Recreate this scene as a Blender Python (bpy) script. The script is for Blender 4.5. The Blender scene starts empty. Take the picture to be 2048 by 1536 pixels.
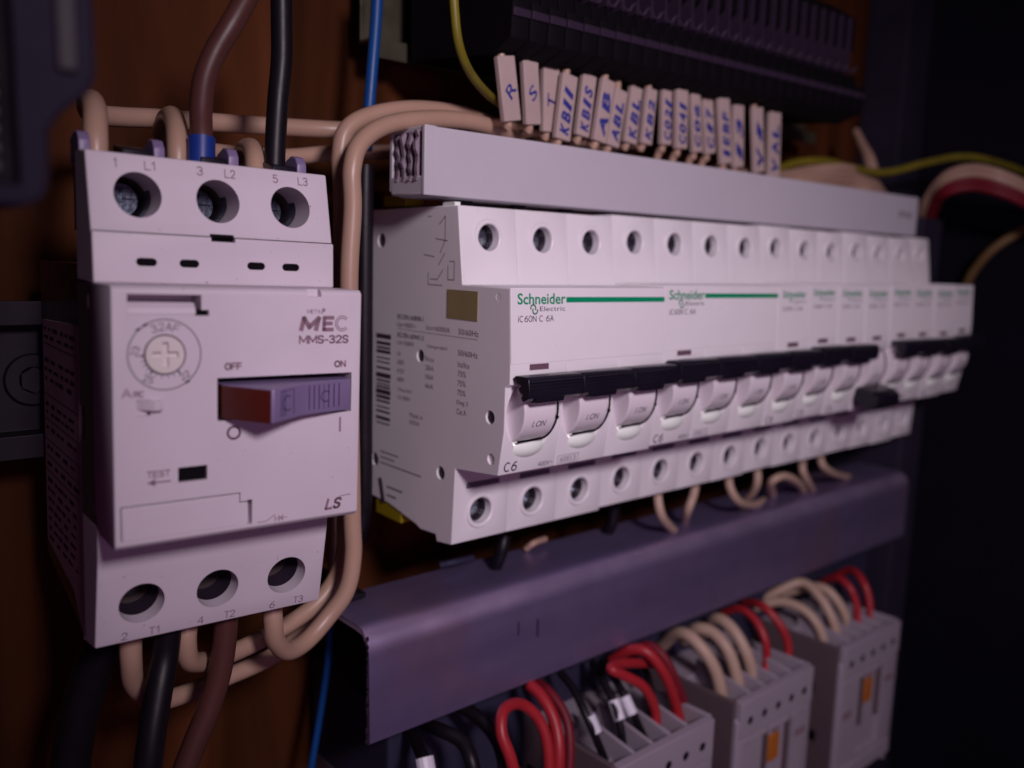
import bpy, bmesh, math, random
from mathutils import Vector, Matrix
random.seed(7)
PI = math.pi
MM = 0.001                                    # everything below is written in millimetres
scene = bpy.context.scene
C = scene.collection

# ------------------------------------------------------------------ camera
CAM = Vector((-126.997, -170.034, 29.767))
RX, RY, RZ = -0.1444, -0.0294, -0.7089
ROT = Matrix.Rotation(RZ, 3, 'Z') @ Matrix.Rotation(RX, 3, 'X') @ Matrix.Rotation(RY, 3, 'Y')   # columns: right, forward, up
cd = bpy.data.cameras.new('camera'); cam = bpy.data.objects.new('camera', cd); C.objects.link(cam)
r_, f_, u_ = ROT.col[0], ROT.col[1], ROT.col[2]
M = Matrix(((r_.x, u_.x, -f_.x), (r_.y, u_.y, -f_.y), (r_.z, u_.z, -f_.z))).to_4x4()
M.translation = CAM * MM
cam.matrix_world = M
cd.sensor_width = 36; cd.lens = 1726.9 / 2048 * 36
cd.clip_start = 0.005; cd.clip_end = 20
cd.dof.use_dof = True; cd.dof.focus_distance = 0.186; cd.dof.aperture_fstop = 10.0
scene.camera = cam

# ------------------------------------------------------------------ light
world = bpy.data.worlds.new('World'); scene.world = world; world.use_nodes = True
bg = world.node_tree.nodes['Background']; bg.inputs[0].default_value = (0.80, 0.20, 0.75, 1); bg.inputs[1].default_value = 0.028
def spot(name, loc, target, power, size, blend, radius, col):
    l = bpy.data.lights.new(name, 'SPOT'); o = bpy.data.objects.new(name, l); C.objects.link(o)
    l.energy = power; l.spot_size = math.radians(size); l.spot_blend = blend; l.shadow_soft_size = radius * MM; l.color = col
    o.location = Vector(loc) * MM
    o.rotation_euler = (Vector(target) - Vector(loc)).to_track_quat('-Z', 'Y').to_euler()
    return o
spot('work_lamp', (-100, -330, 145), (84, -10, 0), 3.9, 78, 1.0, 28, (1.0, 0.86, 0.97))
spot('added_fill', (-128, -330, 5), (80, -10, 0), .33, 80, 1.0, 50, (1.0, 0.55, 0.95))  # added soft fill that lifts the shadows, no source of its own
vs = scene.view_settings
vs.view_transform = 'Standard'; vs.look = 'None'; vs.exposure = 0; vs.gamma = 1; vs.use_curve_mapping = False
scene.render.engine = 'CYCLES'

# ------------------------------------------------------------------ helpers
def at(u, v, y):
    """point of the place that the photograph shows at (u, v), on the vertical plane y (mm)"""
    d = ROT @ Vector(((u - 1024) / 1726.9, 1, -(v - 768) / 1726.9))
    t = (y - CAM.y) / d.y
    return CAM + d * t
class MB:
    def __init__(s): s.bm = bmesh.new(); s.n = 0
    def mark(s): s.bm.verts.ensure_lookup_table(); return set(s.bm.verts)
    def prism(s, pts, axis, a, b, bev=0.0, seg=2):
        """closed outline pts swept along axis from a to b; 'x': pts are (y,z), 'y': (x,z), 'z': (x,y)"""
        def P(p, t): return {'x': (t, p[0], p[1]), 'y': (p[0], t, p[1]), 'z': (p[0], p[1], t)}[axis]
        bm = bmesh.new()
        A = [bm.verts.new(P(p, a)) for p in pts]; B = [bm.verts.new(P(p, b)) for p in pts]
        bm.faces.new(A); bm.faces.new(B[::-1]); n = len(pts)
        for i in range(n): bm.faces.new((A[i], B[i], B[(i+1) % n], A[(i+1) % n]))
        bmesh.ops.recalc_face_normals(bm, faces=bm.faces)
        if bev > 0:
            es = [e for e in bm.edges if len(e.link_faces) == 2 and e.calc_face_angle(0) > 0.5]
            bmesh.ops.bevel(bm, geom=es, offset=bev, segments=seg, profile=.5, affect='EDGES', clamp_overlap=True)
        s.join(bm); return s
    def box(s, x0, x1, y0, y1, z0, z1, bev=0.0, seg=2):
        return s.prism([(x0, y0), (x1, y0), (x1, y1), (x0, y1)], 'z', z0, z1, bev, seg)
    def join(s, bm, mat=None):
        if mat is not None: bmesh.ops.transform(bm, matrix=mat, verts=bm.verts)
        me = bpy.data.meshes.new('tmp'); bm.to_mesh(me); bm.free(); s.bm.from_mesh(me); bpy.data.meshes.remove(me); return s
    def add(s, other, mat=None): return s.join(other.bm, mat)
    def cyl(s, c, axis, r, h, n=32, r2=None, bev=0.0):
        bm = bmesh.new()
        bmesh.ops.create_cone(bm, cap_ends=True, segments=n, radius1=r, radius2=r if r2 is None else r2, depth=h)
        if bev > 0:
            es = [e for e in bm.edges if e.calc_face_angle(0) > 1]
            bmesh.ops.bevel(bm, geom=es, offset=bev, segments=2, profile=.5, affect='EDGES')
        q = Vector((0, 0, 1)).rotation_difference(Vector(axis)).to_matrix().to_4x4()
        return s.join(bm, Matrix.Translation(c) @ q)
    def ball(s, c, r, n=24):
        bm = bmesh.new(); bmesh.ops.create_uvsphere(bm, u_segments=n, v_segments=n // 2, radius=1)
        return s.join(bm, Matrix.Translation(c) @ Matrix.Diagonal((r[0], r[1], r[2], 1)))
    def lathe(s, prof, c, axis, n=40):
        """profile of (radius, height) pairs round axis through c"""
        bm = bmesh.new(); rings = []
        for r, h in prof: rings.append([bm.verts.new((r*math.cos(2*PI*i/n), r*math.sin(2*PI*i/n), h)) for i in range(n)])
        for a, b in zip(rings, rings[1:]):
            for i in range(n): bm.faces.new((a[i], a[(i+1) % n], b[(i+1) % n], b[i]))
        bmesh.ops.recalc_face_normals(bm, faces=bm.faces)
        q = Vector((0, 0, 1)).rotation_difference(Vector(axis)).to_matrix().to_4x4()
        return s.join(bm, Matrix.Translation(c) @ q)
    def tube(s, pts, r, n=12, smooth=True, sub=7):
        P = [Vector(p) for p in pts]
        rs = r if isinstance(r, (list, tuple)) else [r]*len(P)
        if smooth and len(P) > 2:
            Q = [P[0]*2-P[1]] + P + [P[-1]*2-P[-2]]; out = []; ro = []
            for i in range(1, len(Q)-2):
                for k in range(sub):
                    t = k/sub; p0, p1, p2, p3 = Q[i-1:i+3]
                    out.append(.5*((2*p1)+(p2-p0)*t+(2*p0-5*p1+4*p2-p3)*t*t+(3*p1-p0-3*p2+p3)*t**3)); ro.append(rs[i-1]*(1-t)+rs[i]*t)
            out.append(P[-1]); ro.append(rs[-1]); P, rs = out, ro
        bm = bmesh.new(); prev = None; N = None
        for i, p in enumerate(P):
            T = (P[min(i+1, len(P)-1)] - P[max(i-1, 0)]).normalized()
            if N is None: N = T.orthogonal().normalized()
            else: N = (N - T*N.dot(T)).normalized()
            B = T.cross(N)
            ring = [bm.verts.new(p + (N*math.cos(2*PI*k/n)+B*math.sin(2*PI*k/n))*rs[i]) for k in range(n)]
            if prev:
                for k in range(n): bm.faces.new((prev[k], prev[(k+1) % n], ring[(k+1) % n], ring[k]))
            else: bm.faces.new(ring[::-1])
            prev = ring
        bm.faces.new(prev)
        bmesh.ops.recalc_face_normals(bm, faces=bm.faces)
        return s.join(bm)
    def text(s, body, box, M=None, shear=0.0, bold=0.0, fit=True):
        """lettering fitted in box (x0, z0, x1, z1), facing -y at y=0 unless M maps it elsewhere"""
        cu = bpy.data.curves.new('t', 'FONT'); cu.body = body; cu.shear = shear; cu.offset = bold; cu.fill_mode = 'FRONT'; cu.resolution_u = 3
        o = bpy.data.objects.new('t', cu); C.objects.link(o)
        dg = bpy.context.evaluated_depsgraph_get(); dg.update()
        me = bpy.data.meshes.new_from_object(o.evaluated_get(dg))
        bpy.data.objects.remove(o); bpy.data.curves.remove(cu)
        bm = bmesh.new(); bm.from_mesh(me); bpy.data.meshes.remove(me)
        xs = [v.co.x for v in bm.verts]; ys = [v.co.y for v in bm.verts]
        x0, z0, x1, z1 = box; sx = (x1-x0)/(max(xs)-min(xs)); sz = (z1-z0)/max(1e-6, (max(ys)-min(ys)))
        for v in bm.verts:
            v.co = Vector((x0+(v.co.x-min(xs))*sx, 0, z0+(v.co.y-min(ys))*sz))
        return s.join(bm, M)
    def stroke(s, pts, w, M=None, closed=False):
        """flat printed line of width w through (x, z) points"""
        bm = bmesh.new(); P = [Vector((p[0], 0, p[1])) for p in pts]
        if closed: P.append(P[0])
        for a, b in zip(P, P[1:]):
            d = (b-a).normalized(); n = Vector((-d.z, 0, d.x))*w/2; e = d*w*.35
            bm.faces.new([bm.verts.new(q) for q in (a-e-n, b+e-n, b+e+n, a-e+n)])
        return s.join(bm, M)
    def xf(s, M): bmesh.ops.transform(s.bm, matrix=M, verts=s.bm.verts); return s

G = {'M': [[(0,0),(0,1),(.5,.2),(1,1),(1,0)]], 'E': [[(1,1),(0,1),(0,0),(1,0)],[(0,.52),(.85,.52)]], 'F': [[(1,1),(0,1),(0,0)],[(0,.5),(.85,.5)]],
 'S': [[(1,.8),(.8,.97),(.5,1),(.2,.97),(.03,.8),(.08,.62),(.3,.54),(.7,.46),(.95,.36),(.98,.18),(.8,.03),(.5,0),(.2,.03),(0,.2)]],
 '3': [[(.03,.84),(.25,.98),(.55,1),(.85,.92),(.95,.75),(.85,.58),(.45,.53),(.85,.46),(1,.25),(.85,.06),(.5,0),(.2,.02),(0,.2)]],
 '2': [[(.03,.75),(.15,.93),(.5,1),(.85,.93),(.97,.72),(.85,.5),(.4,.25),(0,0),(1,0)]], 'N': [[(0,0),(0,1),(1,0),(1,1)]], 'T': [[(0,1),(1,1)],[(.5,1),(.5,0)]], 'L': [[(0,1),(0,0),(1,0)]],
 'A': [[(0,0),(.5,1),(1,0)],[(.2,.36),(.8,.36)]], 'R': [[(0,0),(0,1),(.7,1),(.97,.87),(.97,.62),(.7,.5),(0,.5)],[(.6,.5),(1,0)]], 'P': [[(0,0),(0,1),(.7,1),(.97,.87),(.97,.6),(.7,.47),(0,.47)]],
 'I': [[(.5,0),(.5,1)]], '1': [[(0,.75),(.7,1),(.7,0)]], '4': [[(.75,0),(.75,1),(0,.3),(1,.3)]], '5': [[(.9,1),(.15,1),(.08,.55),(.4,.63),(.8,.58),(1,.33),(.8,.06),(.4,0),(0,.14)]],
 '6': [[(.9,.98),(.5,.9),(.15,.62),(.02,.32)],[(.5+.48*math.cos(a*PI/7),.3+.3*math.sin(a*PI/7)) for a in range(15)]], 'V': [[(0,1),(.5,0),(1,1)]], '-': [[(0,.42),(1,.42)]], '.': [[(.2,0),(.6,0)]],
 'C': [[(.5+.5*math.cos(a*PI/10),.5+.5*math.sin(a*PI/10)) for a in range(3,18)]], '0': [[(.5+.5*math.cos(a*PI/8),.5+.5*math.sin(a*PI/8)) for a in range(17)]], 'i': [[(.5,0),(.5,.7)],[(.5,.92),(.5,1)]], ' ': []}
G['O'] = G['0']
ADV = {'M': 1.15, 'I': .12, '1': .45, '-': .45, ' ': .3, '.': .2, 'i': .12, 'O': 1.0, 'C': .95}
def letters(mb, body, box, w, shear=0.0, M=None):
    x0, z0, x1, z1 = box; gap = .27; tot = sum(ADV.get(c, .8) for c in body)+gap*(len(body)-1); k = (x1-x0-w)/max(tot, .01); x = x0+w/2; hh = z1-z0-w
    for c in body:
        cw = ADV.get(c, .8)*k
        for pl in G[c]:
            mb.stroke([(x+px*cw+shear*pz*hh, z0+w/2+pz*hh) for px, pz in pl], w, M)
        x += cw+gap*k
TMP = []
def raw(mb):
    me = bpy.data.meshes.new('m'); mb.bm.to_mesh(me); mb.bm.free(); return me
def cut(mb, *cutters):
    """mb minus each cutter"""
    o = bpy.data.objects.new('c', raw(mb)); C.objects.link(o); cs = []
    for k in cutters:
        c = bpy.data.objects.new('k', raw(k)); C.objects.link(c); cs.append(c)
        m = o.modifiers.new('b', 'BOOLEAN'); m.operation = 'DIFFERENCE'; m.object = c; m.solver = 'EXACT'
    dg = bpy.context.evaluated_depsgraph_get(); dg.update()
    me = bpy.data.meshes.new_from_object(o.evaluated_get(dg))
    for c in cs+[o]:
        d = c.data; bpy.data.objects.remove(c); bpy.data.meshes.remove(d)
    r = MB(); r.bm.from_mesh(me); bpy.data.meshes.remove(me); return r
def obj(name, mb, mat, parent=None, loc=None, flat=False, ang=22):
    bm = mb.bm; bmesh.ops.scale(bm, vec=(MM, MM, MM), verts=bm.verts)
    me = bpy.data.meshes.new(name); bm.to_mesh(me); bm.free()
    if not flat:
        me.polygons.foreach_set('use_smooth', [True]*len(me.polygons)); me.set_sharp_from_angle(angle=math.radians(ang))
    me.materials.append(mat); me.update()
    o = bpy.data.objects.new(name, me); C.objects.link(o)
    if parent: o.parent = parent
    if loc: o.location = Vector(loc)*MM
    return o
def thing(name, label, cat, loc=(0, 0, 0), group=None):
    o = bpy.data.objects.new(name, None); C.objects.link(o); o.empty_display_size = .01
    o.location = Vector(loc)*MM; o['label'] = label; o['category'] = cat
    if group: o['group'] = group
    return o
def tag(o, label, cat, group=None):
    o['label'] = label; o['category'] = cat
    if group: o['group'] = group
    return o
def struct(o): o['kind'] = 'structure'; return o

def mat(name, col, rough=.45, spec=.5, metal=0.0, var=.08, vscale=60, bump=0.0, bscale=1500, coat=0.0, dust=0.0, trans=0.0):
    m = bpy.data.materials.new(name); m.use_nodes = True; nt = m.node_tree; b = nt.nodes['Principled BSDF']
    N = nt.nodes.new; L = nt.links.new
    tc = N('ShaderNodeTexCoord')
    n1 = N('ShaderNodeTexNoise'); n1.inputs['Scale'].default_value = vscale; n1.inputs['Detail'].default_value = 5; L(tc.outputs['Object'], n1.inputs['Vector'])
    r = N('ShaderNodeValToRGB'); r.color_ramp.elements[0].position = .3; r.color_ramp.elements[1].position = .7
    r.color_ramp.elements[0].color = (*[max(0, c*(1-var)) for c in col], 1); r.color_ramp.elements[1].color = (*[min(1, c*(1+var)) for c in col], 1)
    L(n1.outputs['Fac'], r.inputs['Fac'])
    out = r.outputs['Color']
    if dust > 0:
        n3 = N('ShaderNodeTexNoise'); n3.inputs['Scale'].default_value = 900; n3.inputs['Detail'].default_value = 2; L(tc.outputs['Object'], n3.inputs['Vector'])
        r3 = N('ShaderNodeValToRGB'); r3.color_ramp.elements[0].position = .73; r3.color_ramp.elements[1].position = .78; L(n3.outputs['Fac'], r3.inputs['Fac'])
        r3.color_ramp.elements[1].color = (dust, dust, dust, 1)
        mx = N('ShaderNodeMix'); mx.data_type = 'RGBA'; L(r3.outputs['Color'], mx.inputs['Factor']); L(out, mx.inputs['A'])
        mx.inputs['B'].default_value = (*[c*.35+.02 for c in col], 1); out = mx.outputs['Result']
    L(out, b.inputs['Base Color'])
    rr = N('ShaderNodeMapRange'); rr.inputs['To Min'].default_value = max(.02, rough-.07); rr.inputs['To Max'].default_value = min(1, rough+.09)
    n2 = N('ShaderNodeTexNoise'); n2.inputs['Scale'].default_value = vscale*4; n2.inputs['Detail'].default_value = 6; L(tc.outputs['Object'], n2.inputs['Vector'])
    L(n2.outputs['Fac'], rr.inputs['Value']); L(rr.outputs['Result'], b.inputs['Roughness'])
    b.inputs['Metallic'].default_value = metal; b.inputs['Specular IOR Level'].default_value = spec; b.inputs['Coat Weight'].default_value = coat
    if bump > 0:
        nb = N('ShaderNodeTexNoise'); nb.inputs['Scale'].default_value = bscale; nb.inputs['Detail'].default_value = 3; L(tc.outputs['Object'], nb.inputs['Vector'])
        bp = N('ShaderNodeBump'); bp.inputs['Strength'].default_value = bump; bp.inputs['Distance'].default_value = .0002
        L(nb.outputs['Fac'], bp.inputs['Height']); L(bp.outputs['Normal'], b.inputs['Normal'])
    return m
M_LS = mat('grey_white_plastic', (.61, .54, .60), .5, .4, var=.045, vscale=45, bump=.12, bscale=3500, dust=.8)
M_S = mat('white_plastic', (.80, .765, .79), .42, .5, var=.035, vscale=35, bump=.06, bscale=3000, dust=.25)
M_SSIDE = M_S
M_TOG = mat('toggle_white_plastic', (.74, .68, .72), .35, .5, var=.015)
M_LENS = mat('pale_window_plastic', (.88, .93, .86), .25, .6, var=.02)
M_BUS = mat('busbar_plastic', (.52, .49, .54), .5, .4, var=.02, bump=.08, dust=.3)
M_BUSE = mat('sawn_busbar_plastic', (.25, .19, .24), .7, .3, var=.3, vscale=500, bump=.5)
M_BLACK = mat('black_plastic', (.010, .008, .016), .30, .5, var=.2, bump=.12)
M_GAP = mat('dark_void', (.004, .003, .005), .8, .1)  # near-black, stands in for the shade inside slots and gaps
M_HAND = mat('violet_grey_plastic', (.20, .15, .28), .42, .5, var=.05, bump=.12, bscale=2500)
M_RED = mat('dark_red_plastic', (.075, .009, .004), .4, .5, var=.1)
M_SCREW = mat('zinc_screw', (.10, .115, .15), .3, .5, metal=1.0, var=.5, vscale=700, bump=.3, bscale=1200)
M_SCREW2 = mat('bright_zinc_screw', (.34, .37, .42), .3, .5, metal=1.0, var=.5, vscale=700, bump=.3, bscale=1200)
M_SLOT = mat('violet_grey_strip', (.16, .13, .19), .5, .4)
M_HOLESHADE = mat('hole_shade', (.03, .02, .035), .5, .4)  # dark lining that paints the shade down the holes
M_INK = mat('grey_ink', (.10, .065, .09), .6, .2, var=.12)
M_INKT = mat('pale_moulded_ink', (.24, .15, .185), .6, .2, var=.08)
M_INKD = mat('dark_ink', (.035, .025, .05), .6, .2, var=.12)
M_INKS = mat('side_ink', (.13, .07, .10), .6, .2, var=.15)
M_GREEN = mat('green_ink', (.0, .26, .115), .5, .3, var=.04)
M_LSSHADE = mat('starter_shaded_plastic', (.10, .07, .075), .6, .3, var=.05, bump=.1)  # same grey plastic, with the shade of its sides put into the colour
M_LBL = mat('side_label_paper', (.42, .28, .29), .7, .2, var=.1)
M_STK = mat('yellowed_sticker', (.27, .21, .10), .6, .3, var=.07)
M_CREAM = mat('cream_insulation', (.43, .275, .20), .38, .5, var=.1, vscale=40, bump=.08, bscale=700)
M_CREAM2 = mat('pale_cream_insulation', (.47, .33, .25), .45, .4, var=.08, vscale=40)
M_BROWN = mat('brown_insulation', (.075, .026, .022), .42, .4, var=.1, bump=.1, bscale=700)
M_CABLE = mat('black_insulation', (.007, .005, .008), .42, .3, var=.2, bump=.15, bscale=600)
M_REDW = mat('red_insulation', (.36, .018, .026), .4, .4, var=.08)
M_REDD = mat('dull_red_insulation', (.16, .008, .018), .5, .3)
M_BLUE = mat('blue_insulation', (.005, .06, .24), .4, .4, var=.08)
M_YG = mat('yellow_green_insulation', (.17, .14, .012), .45, .4, var=.25, vscale=90)
M_YEL = mat('yellow_plastic', (.26, .20, .005), .5, .4, var=.05)
M_BLUEF = mat('blue_ferrule', (.01, .03, .20), .4, .4, var=.08)
M_WHITEF = mat('white_ferrule', (.72, .70, .78), .4, .4, var=.03)
M_TB = mat('terminal_block_plastic', (.004, .003, .005), .7, .1, var=.15, bump=.15)
M_TBH = mat('terminal_block_edge_plastic', (.03, .018, .036), .5, .2, var=.15)
M_TAG = mat('marker_sleeve', (.44, .335, .31), .55, .3, var=.06, vscale=90)
M_PEN = mat('blue_pen_ink', (.03, .035, .22), .6, .2, var=.2)
M_CONT = mat('contactor_plastic', (.33, .285, .335), .5, .4, var=.04, bump=.1)
M_CSIDE = mat('contactor_dark_plastic', (.11, .075, .085), .6, .3, var=.05)
M_ORANGE = mat('orange_plastic', (.42, .13, .018), .45, .4, var=.05)
M_NEAR = mat('dark_violet_housing', (.012, .007, .022), .6, .12, var=.1, bump=.2, bscale=900)
M_NEARP = mat('dark_recessed_panel', (.010, .007, .011), .8, .1, var=.3, vscale=120)
M_NEARS = mat('pale_strip_plastic', (.05, .042, .05), .5, .15, var=.1)
M_RAIL = mat('zinc_rail_metal', (.028, .022, .030), .6, .3, metal=.85, var=.12, vscale=90, bump=.15, bscale=500)
M_BEIGE = mat('passivated_rail_metal', (.10, .09, .06), .45, .5, metal=.6, var=.15)
M_TRUNK = mat('dark_blue_grey_trunking', (.028, .026, .055), .6, .2, var=.12)
M_NAVY = mat('navy_painted_steel', (.006, .005, .012), .6, .15, var=.2, vscale=12, bump=.2, bscale=400)
M_POST = mat('violet_grey_painted_steel', (.022, .018, .034), .6, .2, var=.15)

# steel channel: streaky, slightly scuffed grey-violet metal, lamp highlight painted on its bend
def channel_mat():
    m = mat('brushed_steel_channel', (.22, .185, .285), .40, .5, metal=.8, var=.1, vscale=25)
    nt = m.node_tree; b = nt.nodes['Principled BSDF']; N = nt.nodes.new; L = nt.links.new
    tc = N('ShaderNodeTexCoord'); mp = N('ShaderNodeMapping'); mp.inputs['Scale'].default_value = (10, 90, 90); L(tc.outputs['Object'], mp.inputs['Vector'])
    n = N('ShaderNodeTexNoise'); n.inputs['Scale'].default_value = 1.0; n.inputs['Detail'].default_value = 8; L(mp.outputs['Vector'], n.inputs['Vector'])
    r = N('ShaderNodeValToRGB'); r.color_ramp.elements[0].position = .3; r.color_ramp.elements[1].position = .75
    r.color_ramp.elements[0].color = (.29, .235, .44, 1); r.color_ramp.elements[1].color = (.40, .32, .56, 1); L(n.outputs['Fac'], r.inputs['Fac'])
    n2 = N('ShaderNodeTexNoise'); n2.inputs['Scale'].default_value = 22; n2.inputs['Detail'].default_value = 5; L(tc.outputs['Object'], n2.inputs['Vector'])
    r2 = N('ShaderNodeValToRGB'); r2.color_ramp.elements[0].position = .55; r2.color_ramp.elements[1].position = .75; r2.color_ramp.elements[1].color = (.6, .6, .6, 1); L(n2.outputs['Fac'], r2.inputs['Fac'])
    mx = N('ShaderNodeMix'); mx.data_type = 'RGBA'; L(r2.outputs['Color'], mx.inputs['Factor']); L(r.outputs['Color'], mx.inputs['A']); mx.inputs['B'].default_value = (.42, .25, .33, 1)
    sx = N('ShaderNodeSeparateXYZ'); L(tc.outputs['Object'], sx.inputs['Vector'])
    bend_glint = N('ShaderNodeMapRange'); bend_glint.interpolation_type = 'SMOOTHSTEP'; L(sx.outputs['Z'], bend_glint.inputs['Value'])
    bend_glint.inputs['From Min'].default_value = .0225; bend_glint.inputs['From Max'].default_value = .0275
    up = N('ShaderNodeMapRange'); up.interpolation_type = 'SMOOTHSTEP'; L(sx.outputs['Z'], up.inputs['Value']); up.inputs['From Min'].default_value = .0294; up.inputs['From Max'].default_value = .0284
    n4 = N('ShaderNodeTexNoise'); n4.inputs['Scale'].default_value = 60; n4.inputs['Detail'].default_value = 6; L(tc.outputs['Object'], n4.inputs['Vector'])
    m1 = N('ShaderNodeMath'); m1.operation = 'MULTIPLY'; L(bend_glint.outputs['Result'], m1.inputs[0]); L(up.outputs['Result'], m1.inputs[1])
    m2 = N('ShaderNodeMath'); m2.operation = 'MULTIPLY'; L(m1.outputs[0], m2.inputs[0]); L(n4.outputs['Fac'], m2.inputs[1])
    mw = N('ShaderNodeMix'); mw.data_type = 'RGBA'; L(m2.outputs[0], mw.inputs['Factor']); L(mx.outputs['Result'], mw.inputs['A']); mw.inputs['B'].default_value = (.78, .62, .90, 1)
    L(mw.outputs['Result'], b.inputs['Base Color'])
    bp = N('ShaderNodeBump'); bp.inputs['Strength'].default_value = .05; bp.inputs['Distance'].default_value = .0003; L(n.outputs['Fac'], bp.inputs['Height']); L(bp.outputs['Normal'], b.inputs['Normal'])
    return m
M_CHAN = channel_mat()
def board_mat():
    m = mat('orange_brown_board', (.2, .07, .03), .7, .08, var=.2, vscale=8)
    nt = m.node_tree; b = nt.nodes['Principled BSDF']; N = nt.nodes.new; L = nt.links.new
    tc = N('ShaderNodeTexCoord'); mp = N('ShaderNodeMapping'); mp.inputs['Scale'].default_value = (45, 45, 5); L(tc.outputs['Object'], mp.inputs['Vector'])
    n = N('ShaderNodeTexNoise'); n.inputs['Scale'].default_value = 1.0; n.inputs['Detail'].default_value = 6; n.inputs['Distortion'].default_value = .6; L(mp.outputs['Vector'], n.inputs['Vector'])
    r = N('ShaderNodeValToRGB'); r.color_ramp.elements[0].position = .3; r.color_ramp.elements[1].position = .7
    r.color_ramp.elements[0].color = (.03, .009, .002, 1); r.color_ramp.elements[1].color = (.115, .034, .012, 1); L(n.outputs['Fac'], r.inputs['Fac']); L(r.outputs['Color'], b.inputs['Base Color'])
    return m
M_BOARD = board_mat()

# ------------------------------------------------------------------ the setting
struct(obj('back_panel', MB().box(-400, 330, 66, 74, -300, 320), M_BOARD))
struct(obj('cabinet_wall', MB().box(331, 335, -260, 66, -300, 320), M_NAVY))
struct(obj('cabinet_frame', MB().box(262, 282, 8, 66, -300, 53, .8).box(306, 331, 44, 65.5, -300, 320, .8), M_POST))
# back of the bottom compartment, a dark sheet below and behind
struct(obj('cabinet_floor', MB().box(-400, 331, -40, 65.9, -304, -300.2), M_NAVY))

def rail(name, x0, x1, z, yb, m, label, hole=True):
    """35 mm top-hat mounting rail, lips at y=yb"""
    t = thing(name, label, 'mounting rail', (x0, yb, z))
    prof = [(0, 17.5), (0, 12.2), (6.2, 12.2), (6.2, -12.2), (0, -12.2), (0, -17.5), (1, -17.5), (1, -13.2), (7.2, -13.2), (7.2, 13.2), (1, 13.2), (1, 17.5)]
    obj('rail_profile', MB().prism(prof, 'x', 0, x1-x0, .2), m, t)
    sp = MB()
    for xx in (30, x1-x0-20): sp.cyl((xx, 6.5+(66-yb-7)/2, 0), (0, 1, 0), 5, 66-yb-6.7)
    obj('spacer', sp, m, t)
    return t
R1 = rail('din_rail', -190, 258, 0, 42, M_RAIL, 'galvanised metal rail behind the motor starter and the row of white breakers')
w = MB().lathe([(3.0, 0), (3.0, 1.2), (5.6, 1.2), (5.9, .8), (5.9, 0)], (0, 0, 0), (0, -1, 0)); w.cyl((0, -1.0, 0), (0, 1, 0), 3.0, 2.5, 6)
obj('fixing_bolt', w, M_RAIL, R1, loc=(106.5, 5.9, -.5))

# ------------------------------------------------------------------ motor starter
LS = thing('motor_starter', 'grey-white motor starter with round current dial and violet rocker handle, left of the white breakers', 'motor starter', (-62.7, 0, 0))
LS.rotation_euler = (Matrix.Rotation(-.0396, 3, 'Z') @ Matrix.Rotation(.0183, 3, 'Y')).to_euler()
H = 22.5; F = -23.3
body = MB().prism([(.5, 23.2), (-11.6, 23.2), (-11.2, 32.0), (-10.5, 32.1), (-7.3, 45.8), (.5, 46.4)], 'x', -H, H, .35)
holes = [MB().cyl((x, -9, 38.7), Vector((0, 1, -.05)), 4.05, 24, 48) for x in (-14.35, -.1, 14.2)]
sl = []
for x in (-13.7, -6.25, 6.3, 13.3):
    k = MB().prism([(x+1.05*sx+.72*math.cos(a*PI/8), 27+.72*math.sin(a*PI/8)) for sx, rng in ((1, range(-4, 5)), (-1, range(4, 13))) for a in rng], 'y', -16, -6); sl.append(k)
notch = MB().box(-2.2, 2.3, -14, -8, 31.2, 32.6)
obj('upper_terminal_cover', cut(body, *holes, *sl, notch), M_LS, LS)
g = MB(); g.box(-22.2, 22.2, -11.0, -8, 31.92, 32.12)
obj('cover_seam_shade', g, M_GAP, LS)
g = MB()
for x in (-13.7, -6.25, 6.3, 13.3): obj('vent_slot_shade', MB().box(x-2.2, x+2.2, -11.15, -10.9, 26, 28), M_GAP, LS)  # dark inserts here and below paint the shade inside the slots
obj('test_slot_shade', MB().box(-12.15, -7.25, -22.5, -22.2, -10.45, -7.9), M_GAP, LS)
obj('latch_slot_shade', MB().box(-2.1, 2.2, -10.2, -9.9, 31.3, 32.5), M_GAP, LS)
obj('hinge_slot_shade', MB().box(-9.15, -6.85, -22.4, -22.1, 18.4, 19.3), M_GAP, LS)
def inner(zc, ax, xs_):
    b = MB().box(-21, 21, .55, 9, zc-6.5, zc+6)
    return cut(b, *[MB().cyl((x, -2, zc_), Vector(ax), 4.0, 20, 40) for x, zc_ in xs_])
for x, zc, yy, ax in [(x, 38.55, -2.5, (0, 1, -.05)) for x in (-14.35, -.1, 14.2)] + [(x, -36.5, -5.0, (0, 1, .12)) for x in (-14.5, -.15, 14.3)]:
    obj('hole_shade_liner', MB().lathe([(3.98, 0), (3.98, 14)], (x, yy, zc), ax, 40), M_HOLESHADE, LS)
obj('terminal_sleeves', inner(38.8, (0, 1, -.05), [(x, 38.4) for x in (-14.35, -.1, 14.2)]), M_LSSHADE, LS)
obj('terminal_sleeves', inner(-37.4, (0, 1, .12), [(x, -36.1) for x in (-14.5, -.15, 14.3)]), M_LSSHADE, LS)
low = MB().prism([(.5, -20), (-10.8, -20), (-10.5, -26.5), (-7.0, -44.5), (.5, -46)], 'x', -H, H, .35)
holes = [MB().cyl((x, -9, -36.9), Vector((0, 1, .12)), 4.15, 24, 48) for x in (-14.5, -.15, 14.3)]
obj('lower_terminal_cover', cut(low, *holes), M_LS, LS)
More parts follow.
